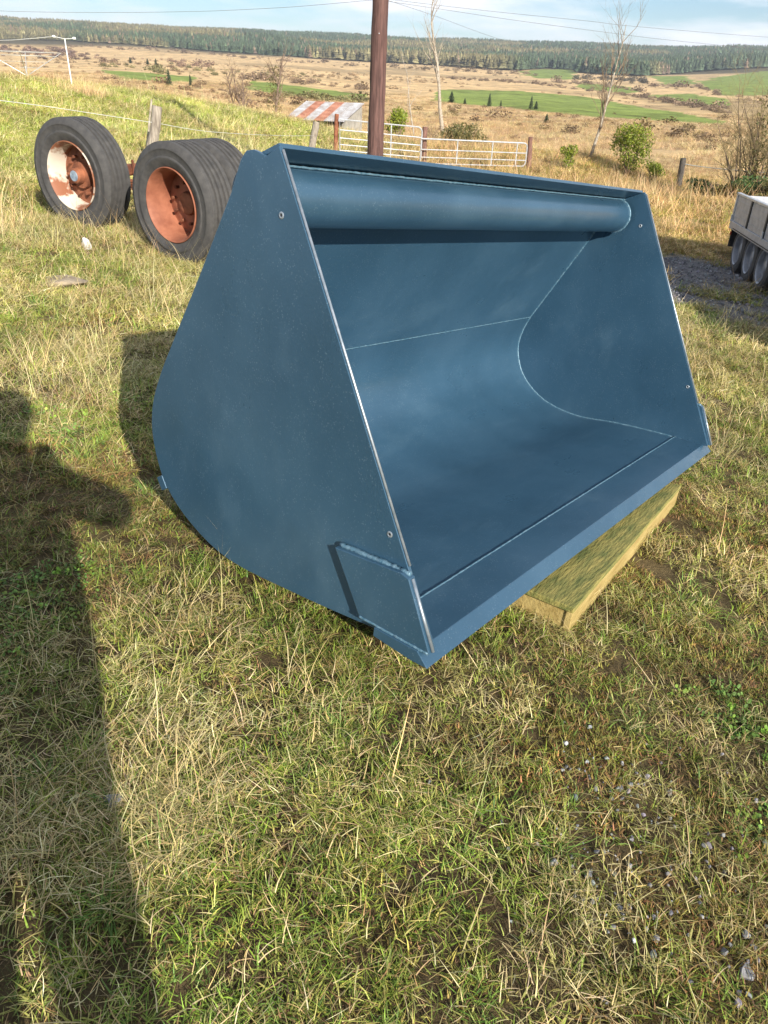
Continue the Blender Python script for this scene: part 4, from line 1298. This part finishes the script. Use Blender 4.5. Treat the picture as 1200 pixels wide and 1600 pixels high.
class Sward:
    """blades and small leaves collected into one square tile of turf"""
    def __init__(s, seed):
        s.rr = np.random.default_rng(seed); s.V = []; s.F = []; s.C = []
    def col(s, names, vary=.22):
        rr = s.rr
        i = rr.integers(0, len(names)); j = rr.integers(0, len(names)); t = rr.random()
        c = COL[names[i]] * t + COL[names[j]] * (1 - t)
        return np.clip(c * rr.lognormal(0, vary) * (1 + .05 * rr.normal(size=3)), .008, .85)
    def blade(s, base, length, width, lean, curl, c, segs=3, head=None):
        rr = s.rr
        h = rr.uniform(0, 2 * np.pi) if head is None else head
        th = min(abs(rr.normal(lean, .25)), 1.5)
        tw = rr.uniform(0, np.pi)
        dv = np.array([math.cos(h), math.sin(h), 0]); sd = np.array([-dv[1], dv[0], 0]) * math.cos(tw * .6) + dv * math.sin(tw * .6) * .5 + np.array([0, 0, .3 * math.sin(tw)])
        yaw = rr.normal(0, .5); cu = curl * rr.uniform(.2, 1.6)
        p = np.array(base, float); o = len(s.V)
        for k in range(segs):
            ww = width * (1 - (k / segs) ** 1.8)
            s.V += [p - sd * ww / 2, p + sd * ww / 2]; s.C += [c, c]
            th2 = th + cu * (k + .5) / segs; hh = h + yaw * k / segs
            p = p + np.array([math.cos(hh) * math.sin(th2), math.sin(hh) * math.sin(th2), math.cos(th2)]) * (length / segs)
            if p[2] < .003: p[2] = .003 + .008 * rr.random()
        s.V.append(p); s.C.append(c)
        for k in range(segs - 1):
            s.F.append((o + 2 * k, o + 2 * k + 1, o + 2 * k + 3, o + 2 * k + 2))
        s.F.append((o + 2 * segs - 2, o + 2 * segs - 1, o + 2 * segs))
    def leaf(s, c0, size, c):
        rr = s.rr
        nrm = np.array([rr.normal(0, .5), rr.normal(0, .5), 1]); nrm /= np.linalg.norm(nrm)
        u = np.cross(nrm, [1, 0, 0]); u /= np.linalg.norm(u); w_ = np.cross(nrm, u); o = len(s.V)
        for k in range(6):
            g = k * math.pi / 3
            s.V.append(c0 + (u * math.cos(g) * 1.2 + w_ * math.sin(g)) * size + nrm * (.2 * size * (k % 2))); s.C.append(c)
        s.F += [(o, o + 1, o + 2, o + 3), (o, o + 3, o + 4, o + 5)]
    def spot(s, half):
        if not hasattr(s, 'ctr'): s.ctr = s.rr.uniform(-half, half, (26, 2))
        if s.rr.random() < .28: return s.rr.uniform(-half, half, 2)
        return np.clip(s.ctr[s.rr.integers(0, len(s.ctr))] + s.rr.normal(0, .014, 2), -half, half)
    def mesh(s, name):
        me = bpy.data.meshes.new(name)
        me.from_pydata([tuple(map(float, q_)) for q_ in s.V], [], s.F)
        me.materials.append(M_blade); shade_attr(me, s.C); me.update()
        return me

TS = .24                                     # tile edge at scale 1
def tile(seed, green=0, straw=0, moss=0, clover=0, stalk=0, tuftg=0, gcols=('green', 'green2'), scols=('straw', 'pale', 'straw'), mcols=('moss', 'mossb', 'brown'), lng=1.0):
    t = Sward(seed); rr = t.rr; h = TS * .56
    def clump(n, fn):
        for _ in range(n):
            p = t.spot(h); c = None
            fn(p)
    for _ in range(moss):
        p = t.spot(h); cc = t.col(mcols, .25)
        for k in range(9):
            b = np.array([*(p + rr.normal(0, .012, 2)), -.004 + .012 * rr.random()])
            t.blade(b, rr.uniform(.010, .026), rr.uniform(.003, .006), .8, .5, cc * rr.lognormal(0, .2), segs=2)
    for _ in range(straw):
        p = t.spot(h); hd = rr.uniform(0, 6.28)
        for k in range(4):
            b = np.array([*(p + rr.normal(0, .016, 2)), .004 + .026 * rr.random()])
            t.blade(b, rr.uniform(.025, .085) * lng, rr.uniform(.0018, .0032), 1.1, .5, t.col(scols), segs=3, head=hd + rr.normal(0, .7))
    for _ in range(green):
        p = t.spot(h); cc = t.col(gcols, .2)
        for k in range(6):
            b = np.array([*(p + rr.normal(0, .010, 2)), -.01])
            t.blade(b, rr.uniform(.028, .075) * lng, rr.uniform(.0028, .0054), .65, .9, cc * rr.lognormal(0, .18), segs=3)
    for _ in range(tuftg):
        p = t.spot(h * .6); cc = t.col(gcols, .15)
        for k in range(30):
            b = np.array([*(p + rr.normal(0, .014, 2)), -.01])
            t.blade(b, rr.uniform(.06, .13) * lng, rr.uniform(.003, .005), .65, .9, cc * rr.lognormal(0, .15), segs=4)
    for _ in range(clover):
        p = t.spot(h); cc = t.col(('clover', 'green', 'clover'), .2)
        for k in range(9):
            t.leaf(np.array([*(p + rr.normal(0, .016, 2)), .006 + .022 * rr.random()]), rr.uniform(.0035, .0070), cc * rr.lognormal(0, .15))
    for _ in range(stalk):
        p = t.spot(h)
        t.blade(np.array([*p, 0]), rr.uniform(.12, .26) * lng, rr.uniform(.0022, .0036), .75, .45, t.col(('pale', 'straw'), .15), segs=4)
    return t.mesh('turf_tile')

K = []
def addk(n, **kw):
    i0 = len(K)
    for k in range(n): K.append(tile(1000 + len(K), **kw))
    return list(range(i0, len(K)))
G0 = ('green', 'olive', 'green2', 'green')
K_GREEN = addk(4, green=110, straw=26, moss=34, stalk=1, gcols=G0, scols=('olive', 'straw', 'pale', 'brown'))
K_STRAW = addk(4, green=60, straw=80, moss=24, stalk=3, gcols=('olive', 'green', 'olive'), scols=('straw', 'pale', 'olive', 'straw'))
K_MIX = addk(5, green=84, straw=46, moss=40, stalk=1, gcols=G0, scols=('straw', 'olive', 'brown', 'pale'))
K_BROWN = addk(4, green=46, straw=40, moss=95, stalk=1, gcols=('green', 'olive', 'green2'), scols=('brown', 'straw', 'rust', 'olive', 'mossb'))
K_MOSS = addk(4, green=34, straw=14, moss=150, gcols=('green', 'olive', 'green2'), mcols=('moss', 'mossb', 'moss', 'rust'), scols=('straw', 'brown', 'olive'))
K_CLOVER = addk(2, green=60, straw=20, moss=24, clover=30, gcols=('green2', 'green', 'olive'))
K_TUFT = addk(3, green=50, straw=30, moss=20, tuftg=2, gcols=('green', 'clover', 'olive'))
K_LONG = addk(3, green=40, straw=50, moss=14, stalk=24, gcols=('olive', 'green'), lng=1.15)
K_BANK = addk(3, green=95, straw=46, moss=14, gcols=('bank', 'green', 'bank'), scols=('straw', 'olive', 'pale'))
def bog_tile(seed, cols, n=12, L_=.40):
    t = Sward(seed); rr = t.rr
    for _ in range(n):
        p = rr.uniform(-.62, .62, 2); cc = t.col(cols, .2); sc = rr.uniform(.6, 1.3)
        for k in range(26):
            b = np.array([*(p + rr.normal(0, .09 * sc, 2)), -.03])
            t.blade(b, rr.uniform(.4, 1.2) * L_ * sc, rr.uniform(.006, .012), .45, .9, cc * rr.lognormal(0, .2), segs=3)
    return t.mesh('bog_tile')
K_BOG = []
for k in range(5):
    K_BOG.append(len(K)); K.append(bog_tile(1700 + k, ('bog', 'straw', 'bog', 'pale', 'bogd') if k < 3 else ('bog', 'bogd', 'brown', 'straw')))
grass_c = kinds_collection('grass', K)

def ring(n, r0, r1, azl):
    r = np.sqrt(rng.uniform(r0 * r0, r1 * r1, n)); a = rng.uniform(-azl, azl, n)
    return r * np.sin(a), r * np.cos(a)

def blocked(x, y, m=0.0):
    dx, dy = x - P1.x, y - P1.y
    lx = dx * wv.x + dy * wv.y; ly = dx * bkv.x + dy * bkv.y
    b_ = (lx > .03 + m) & (lx < W - .03 - m) & (ly > .10 + m) & (ly < 1.05 - m)
    pdx, pdy = x - pal.location.x, y - pal.location.y
    pxv = prot @ Vector((1, 0, 0)); pyv = prot @ Vector((0, 1, 0))
    qx = pdx * pxv.x + pdy * pxv.y; qy = pdx * pyv.x + pdy * pyv.y
    b_ |= (qx > -.01 + m) & (qx < PL + .01 - m) & (qy > -.005 + m) & (qy < .95 - m)
    return b_

def gravel_mask(x, y):
    gx = ((x - 4.6) / 2.7) ** 2 + ((y - 9.3) / 2.3) ** 2
    return 1 - sstep(.55, 1.15, gx + (fbm(x * .9, y * .9, 61, 3) - .5) * .9)

allP, allR, allS, allK, allT = [], [], [], [], []
def emit(x, y, size, kind, tint, hs=1.0, ang=None, lift=0.0):
    n = len(x)
    if n == 0: return
    z = ground(x, y)
    e = .12 * np.mean(size)
    gx = (ground(x + e, y) - ground(x - e, y)) / (2 * e); gy = (ground(x, y + e) - ground(x, y - e)) / (2 * e)
    a = rng.uniform(0, 6.28, n) if ang is None else ang
    # tilt the tile onto the slope: euler XYZ with yaw last
    ca, sa = np.cos(a), np.sin(a)
    sx = gx * ca + gy * sa; sy = -gx * sa + gy * ca
    allP.append(np.stack([x, y, z + lift], 1))
    allR.append(np.stack([np.arctan(sy), -np.arctan(sx), a], 1))
    s = size * np.ones(n)
    allS.append(np.stack([s, s, s * hs], 1)); allK.append(kind); allT.append(tint)

def lattice(r0, r1, step, azl):
    m = int(r1 / step) + 2
    gx, gy = np.meshgrid(np.arange(-m, m + 1), np.arange(-2, m + 1))
    x = (gx.ravel() + rng.uniform(-.32, .32, gx.size)) * step; y = (gy.ravel() + rng.uniform(-.32, .32, gx.size)) * step
    r = np.hypot(x, y); az = np.arctan2(x, y)
    k = (r >= r0) & (r < r1) & (np.abs(az) < azl)
    return x[k], y[k]

def pick(n, ks): return np.array(ks)[rng.integers(0, len(ks), n)]

def layer(r0, r1, size, azl=rad(44), fill=.80):
    x, y = lattice(r0, r1, TS * size * fill, azl)
    keep = ~blocked(x, y, .04)
    keep &= rng.random(len(x)) > gravel_mask(x, y) * .93
    x, y = x[keep], y[keep]; n = len(x)
    r = np.hypot(x, y); az = np.arctan2(x, y)
    a = fbm(x * 1.3, y * 1.3, 71, 4) + rng.normal(0, .05, n)
    b = fbm(x * .8 + 9, y * .8, 72, 3) + rng.normal(0, .04, n)
    c = fbm(x * 1.5 + 4, y * 1.5, 75, 3) + rng.normal(0, .03, n)
    right = sstep(-.15, .75, x - .10 * (y - 1.0)) * (1 - sstep(2.4, 4.0, r))
    kind = pick(n, K_MIX)
    m = a > .545; kind[m] = pick(n, K_GREEN)[m]
    m = a < .46; kind[m] = pick(n, K_STRAW)[m]
    m = (b > .56) & (r > 1.2); kind[m] = pick(n, K_STRAW)[m]
    m = b < .42; kind[m] = pick(n, K_BROWN)[m]
    m = rng.random(n) < right * .66; kind[m] = np.where(rng.random(n) < .55, pick(n, K_BROWN), pick(n, K_MOSS))[m]
    m = (c > .70) & (r < 4); kind[m] = pick(n, K_CLOVER)[m]
    m = rng.random(n) < .10 * (1 - right * .6); kind[m] = pick(n, K_TUFT)[m]
    m = (fbm(x * 1.2 + 2, y * 1.2, 76, 3) > .60) & (right < .5); kind[m] = pick(n, K_LONG)[m]
    bk = sstep(9, 13, r) * sstep(.02, -.12, az + .03) * sstep(.40, .52, fbm(x * .45, y * .45, 33, 3))
    m = rng.random(n) < bk; kind[m] = pick(n, K_BANK)[m]
    m = blocked(x, y, -.22) & np.isin(kind, K_LONG + K_TUFT); kind[m] = pick(n, K_MIX)[m]
    T = np.ones((n, 3)) * rng.lognormal(0, .15, (n, 1)) * (1 + .03 * rng.normal(size=(n, 3))) * (.72 + .56 * fbm(x * 1.1 + 31, y * 1.1, 141, 3))[:, None]
    left = sstep(.2, -1.2, x) * sstep(1.5, 3.5, r)
    dry = sstep(8.5, 12, r) * sstep(-.06, .08, az)
    m = rng.random(n) < dry * .9; kind[m] = pick(n, K_STRAW + K_BROWN[:2] + K_LONG)[m]
    T = T * (1 + dry[:, None] * np.array([.22, .0, -.02]))
    emit(x, y, size, kind, T * (1 + .18 * left[:, None]), rng.uniform(.65, 1.35, n) if r1 < 9 else 1.0)

layer(.12, 2.4, .80, azl=rad(100))
layer(2.4, 4.6, 1.0)
layer(4.6, 8.5, 1.35)
layer(8.5, 16, 2.1)
layer(16, 31, 3.4)

def tuft(px, nn, spread, size, kinds, hs=1.0):
    p, r_ = hit(*px)
    x = p[0] + rng.normal(0, spread, nn); y = p[1] + rng.normal(0, spread, nn)
    k = ~blocked(x, y, -.05); x, y = x[k], y[k]; nn = len(x)
    emit(x, y, size, pick(nn, kinds), np.ones((nn, 3)) * rng.lognormal(0, .1, (nn, 1)), hs)
for px, nn, spd, sz in (((300, 1320), 3, .08, .8), ((350, 1250), 2, .08, .85), ((130, 1080), 2, .10, .8), ((240, 990), 2, .1, .9), ((90, 1420), 2, .12, .8), ((470, 1120), 1, .1, .8)):
    tuft(px, nn, spd, sz, K_LONG)
for px, nn, spd, sz in (((520, 1240), 2, .06, .8), ((460, 1350), 1, .06, .8), ((650, 1560), 1, .06, .8), ((330, 1500), 2, .08, .9), ((200, 1150), 2, .1, .9), ((230, 1330), 2, .1, .9), ((1020, 950), 2, .1, .8), ((230, 690), 2, .12, 1.1), ((222, 620), 2, .1, 1.1)):
    tuft(px, nn, spd, sz, K_TUFT)
for px, nn, spd, sz in (((250, 415), 4, .2, 1.3), ((120, 362), 4, .25, 1.2), ((215, 380), 3, .2, 1.2), ((60, 560), 4, .25, 1.1), ((200, 470), 4, .25, 1.2), ((1022, 398), 3, .06, 1.3), ((30, 340), 4, .3, 1.4), ((90, 640), 3, .2, 1.0)):
    tuft(px, nn, spd, sz, K_LONG)

# tall straw tussocks of the rough ground beyond the bucket and of the bog
def tussocks(r0, r1, azl, size, hs=1.0, thr=.36, fill=.85):
    x, y = lattice(r0, r1, 1.24 * size * fill, azl)
    n = len(x)
    az = np.arctan2(x, y); r = np.hypot(x, y)
    keep = (fbm(x * .25, y * .25, 81, 3) > thr) & (gravel_mask(x, y) < .12)
    leftbank = sstep(.02, -.10, az + .05) * (r < 29)
    keep &= rng.random(n) > leftbank * .97
    PX, PY = project(np.stack([x, y, ground(x, y)], 1))
    keep &= ~((r > 14) & (r < 28) & (PX > 1050) & (PX < 1260) & (PY > 296))
    for poly in FIELDS: keep &= ~in_poly(PX, PY, poly)
    x, y = x[keep], y[keep]; n = len(x)
    emit(x, y, size, pick(n, K_BOG), np.ones((n, 3)) * rng.lognormal(0, .12, (n, 1)), hs)
tussocks(9.5, 20, rad(43), .70, .8, .40)
tussocks(20, 40, rad(42), 1.0, .9)
tussocks(40, 85, rad(41), 1.5, .6)
tussocks(85, 200, rad(41), 3.0, .35)
for px in ((135, 146), (142, 150), (128, 144), (150, 152), (165, 156), (90, 140)):
    p = at(*px, 25)
    emit(np.array([p[0]]), np.array([p[1]]), .8, np.array([K_BOG[0]]), np.ones((1, 3)) * 1.2, 1.9)
scatter('grass', 'matted winter grass of green and straw blades covering the field', 'grass', np.vstack(allP), np.vstack(allR), np.vstack(allS), np.concatenate(allK), np.vstack(allT), grass_c)

# loose gravel bits
def chip(seed):
    rr = np.random.default_rng(seed)
    bm = bmesh.new(); bmesh.ops.create_icosphere(bm, subdivisions=2, radius=1)
    ds = [(Vector(rr.normal(size=3)).normalized(), rr.uniform(.45, .8)) for _ in range(9)]
    for q_ in bm.verts:
        for dv, lim in ds:
            e = q_.co.dot(dv) - lim
            if e > 0: q_.co -= dv * e
        q_.co *= rr.uniform(.93, 1.05); q_.co.z *= .7
    me = bpy.data.meshes.new('chip'); bm.to_mesh(me); bm.free()
    me.materials.append(M_blade); shade_attr(me, np.ones((len(me.vertices), 3)))
    return me
gravel_c = kinds_collection('gravel', [chip(s) for s in range(5)])
GP = []; GSz = []
for px, nn, spd, s0 in (((965, 1215), 90, .07, .007), ((900, 1215), 30, .05, .006), ((1000, 1300), 40, .12, .007), ((900, 1480), 80, .09, .007), ((1100, 1340), 40, .10, .008), ((960, 1540), 60, .10, .008), ((1170, 1530), 50, .08, .008), ((880, 1340), 26, .10, .006), ((820, 1400), 20, .12, .005), ((1120, 1250), 30, .10, .006), ((700, 1300), 14, .15, .005)):
    p, r_ = hit(*px); nn = int(nn * .55); spd *= .8
    GP.append(np.stack([p[0] + rng.normal(0, spd, nn), p[1] + rng.normal(0, spd, nn)], 1)); GSz.append(np.minimum(s0 * .70 * rng.lognormal(0, .45, nn), .011))
x, y = rng.uniform(1.8, 7.6, 9000), rng.uniform(5.4, 12.2, 9000)
k = gravel_mask(x, y) > rng.uniform(.3, 1, 9000)
GP.append(np.stack([x[k], y[k]], 1)); GSz.append(.013 * rng.lognormal(0, .4, k.sum()))
GP = np.vstack(GP); GSz = np.concatenate(GSz); n = len(GP)
gz = ground(GP[:, 0], GP[:, 1]) + GSz * .3 + .006
T = np.array([.19, .19, .195]) * rng.lognormal(0, .35, (n, 1)) * (1 + .05 * rng.normal(size=(n, 3)))
scatter('gravel', 'loose grey gravel bits scattered in the worn ground', 'gravel', np.c_[GP, gz], rng.uniform(0, 6.28, (n, 3)), np.stack([GSz, GSz * rng.uniform(.6, 1, n), GSz], 1), rng.integers(0, 5, n), np.clip(T, .05, .7), gravel_c)

# far scrub and hedgerows
def scrub_mesh(seed, n=150, up=.5):
    rr = np.random.default_rng(seed); V, Fc, S = [], [], []
    for i in range(n):
        c = rr.normal(0, 1, 3); c /= np.linalg.norm(c); c *= rr.uniform(.3, 1) ; c[2] = abs(c[2]) * .9 + .05
        nrm = rr.normal(0, 1, 3); nrm /= np.linalg.norm(nrm)
        u = np.cross(nrm, [0, 0, 1.0]); u /= np.linalg.norm(u) + 1e-6; w_ = np.cross(nrm, u)
        s = rr.uniform(.04, .12); o = len(V); sh = np.full(3, np.clip(1 + .3 * rr.normal(), .4, 1.8))
        for a_, b_ in ((-1, -.5), (.6, -.8), (1, .6), (-.5, .9)):
            V.append(c + u * a_ * s + w_ * b_ * s); S.append(sh)
        Fc.append((o, o + 1, o + 2, o + 3))
    me = bpy.data.meshes.new('scrub'); me.from_pydata([tuple(map(float, q_)) for q_ in V], [], Fc)
    me.materials.append(M_forest); shade_attr(me, S); me.update()
    return me
scrub_c = kinds_collection('scrub', [scrub_mesh(s) for s in range(4)])
SP, SS, ST = [], [], []
def strip(pts, nn, jy, s0, colr):
    pts = np.array(pts, float)
    t = rng.uniform(0, len(pts) - 1, nn); i = np.minimum(t.astype(int), len(pts) - 2); f_ = (t - i)[:, None]
    q_ = pts[i] * (1 - f_) + pts[i + 1] * f_
    for (a, b) in q_:
        p, r_ = hit(a, b + rng.normal(0, jy), r0=40)
        if r_ > 2000: continue
        SP.append(p); SS.append(s0 * .62 * rng.lognormal(0, .45)); ST.append(np.array(colr) * rng.lognormal(0, .25))
brown = (.19, .135, .09); olive = (.15, .135, .06); dkgreen = (.05, .07, .03)
strip([(700, 122), (800, 128), (870, 135), (1000, 152), (1140, 178)], 200, 1.0, 1.5, brown)
strip([(860, 128), (930, 132), (1010, 144)], 70, 1.2, 2.0, brown)
strip([(1005, 148), (1060, 162), (1140, 170)], 60, 1.0, 1.4, brown)
strip([(900, 122), (960, 124), (1010, 128)], 70, 2.0, 3.2, (.075, .065, .045))
strip([(1010, 134), (1090, 136), (1130, 150)], 50, 1.5, 2.2, brown)
strip([(0, 78), (80, 84), (140, 88)], 110, 4, 3.0, (.15, .10, .08))
strip([(150, 92), (260, 97), (330, 105)], 40, 3, 2.4, (.20, .13, .09))
strip([(160, 100), (320, 112), (520, 122)], 60, 5, 1.6, olive)
strip([(380, 122), (470, 128), (570, 138)], 60, 2, 1.5, brown)
strip([(430, 150), (570, 160)], 40, 2, .9, olive)
strip([(520, 100), (640, 106), (760, 112), (840, 118)], 110, 2.5, 2.8, (.16, .115, .07))
strip([(100, 72), (250, 78), (400, 92), (560, 102)], 90, 1.5, 3.0, (.17, .12, .08))
strip([(640, 175), (1100, 205)], 40, 9, .6, (.15, .11, .05))
strip([(150, 130), (480, 155)], 40, 8, .8, (.18, .12, .07))
strip([(860, 195), (1150, 225)], 30, 6, .5, (.17, .12, .07))
xs_, ys_ = ring(2600, 45, 620, rad(40))
zs_ = ground(xs_, ys_); PXs, PYs = project(np.stack([xs_, ys_, zs_], 1))
ks_ = fbm(xs_ * .015, ys_ * .015, 131, 3) > .5
for poly in FIELDS: ks_ &= ~in_poly(PXs, PYs, poly)
for a_, b_, c_ in zip(xs_[ks_], ys_[ks_], zs_[ks_]):
    SP.append(np.array([a_, b_, c_])); SS.append(min(.22 + .0012 * math.hypot(a_, b_), .8) * rng.lognormal(0, .4)); ST.append(np.array((.24, .165, .095)) * rng.lognormal(0, .3))
SP = np.array(SP); SS = np.array(SS); ST = np.array(ST); n = len(SP)
scatter('scrub', 'brown leafless scrub and hedgerows across the far bog', 'scrub', SP, np.stack([np.zeros(n), np.zeros(n), rng.uniform(0, 6.28, n)], 1), np.stack([SS * 1.3, SS * 1.3, SS], 1), rng.integers(0, 4, n), np.clip(ST, .02, .6), scrub_c)

# forest on the far hills
def far_conifer(seed, tiers=5, n=7, broad=1.0):
    rr = np.random.default_rng(seed); V, Fc, S = [], [], []
    for k in range(tiers):
        f_ = k / tiers; z0 = .10 + f_ * .72; R0 = broad * (.20 * (1 - f_) + .03); o = len(V)
        sh = np.full(3, np.clip(1 + .2 * rr.normal(), .5, 1.6))
        V.append(np.array([0, 0, z0 + .30 - .1 * f_])); S.append(sh)
        ph = rr.uniform(0, 6.28)
        for j in range(n):
            g = 2 * math.pi * j / n + ph; q_ = R0 * rr.uniform(.6, 1.25)
            V.append(np.array([q_ * math.cos(g), q_ * math.sin(g), z0 + rr.normal(0, .02)])); S.append(sh)
        for j in range(n): Fc.append((o, o + 1 + j, o + 1 + (j + 1) % n))
    me = bpy.data.meshes.new('conifer'); me.from_pydata([tuple(map(float, q_)) for q_ in V], [], Fc)
    me.materials.append(M_forest); shade_attr(me, S); me.update()
    return me
forest_c = kinds_collection('forest', [far_conifer(s, broad=b) for s, b in ((1, 1), (2, .85), (3, 1.1), (4, 1.25))])
nf = 120000
x, y = ring(nf, 1020, 2480, rad(40))
z = ground(x, y)
PX, PY = project(np.stack([x, y, z], 1))
bx = [-400, 0, 200, 400, 550, 700, 800, 900, 1000, 1050, 1200, 1500]
by = [60, 63, 70, 86, 96, 105, 111, 114, 121, 114, 107, 106]
lim = np.interp(PX, bx, by) + (fbm(x * .006, y * .006, 91, 3) - .5) * 7
keep = (PY < lim)
for poly in FIELDS: keep &= ~in_poly(PX, PY, poly)
gap = fbm(x * .010, y * .010, 94, 3)
r_ = np.hypot(x, y)
keep &= (gap > .30) | (r_ < 1300)
keep &= rng.random(nf) < np.where(r_ < 1500, 1.0, .75)
x, y, z, PX, PY, r_ = x[keep], y[keep], z[keep], PX[keep], PY[keep], r_[keep]; n = len(x)
blk = fbm(x * .0045, y * .0045, 95, 2)
hgt = (11 + 8 * fbm(x * .004 + 7, y * .004, 96, 2)) * rng.uniform(.75, 1.2, n)
T = np.tile(np.array([.048, .070, .036]), (n, 1))
lar = sstep(.52, .62, blk + .10 * sstep(350, 0, PX) )[:, None]
T = T * (1 - lar) + np.array([.13, .115, .055]) * lar
T *= rng.lognormal(0, .28, (n, 1))
br = (rng.random(n) < .05); T[br] = np.array([.17, .12, .08])
scatter('forest', 'dark conifer plantation covering the far hills', 'forest', np.stack([x, y, z], 1), np.stack([rng.normal(0, .03, n), rng.normal(0, .03, n), rng.uniform(0, 6.28, n)], 1), np.stack([hgt * 1.05, hgt * 1.05, hgt], 1), rng.integers(0, 4, n), np.clip(T, .01, .4), forest_c)
print('counts grass', sum(map(len, allP)), 'forest', n, 'scrub', len(SP))

# ------------------------------------------------------------------ haze: the air over the valley
mh = bpy.data.materials.new('haze_air'); mh.use_nodes = True
hn = mh.node_tree; hn.nodes.clear()
ho = hn.nodes.new('ShaderNodeOutputMaterial'); hv = hn.nodes.new('ShaderNodeVolumePrincipled')
hv.inputs['Color'].default_value = (.80, .88, 1.0, 1); hv.inputs['Density'].default_value = 0.00016; hv.inputs['Anisotropy'].default_value = 0.2
hn.links.new(hv.outputs[0], ho.inputs['Volume'])
zmin = float(gv_[:, 2].min()) - 1.0; zmax = float(gv_[:, 2].max()) + 26.0
mb = MB(); mb.box((0, 0, (zmin + zmax) / 2), (18200, 18200, zmax - zmin))
hz = mb.build('haze', mh); hz['kind'] = 'stuff'; hz['label'] = 'thin pale blue haze lying over the valley'; hz['category'] = 'haze'
print('haze', zmin, zmax)
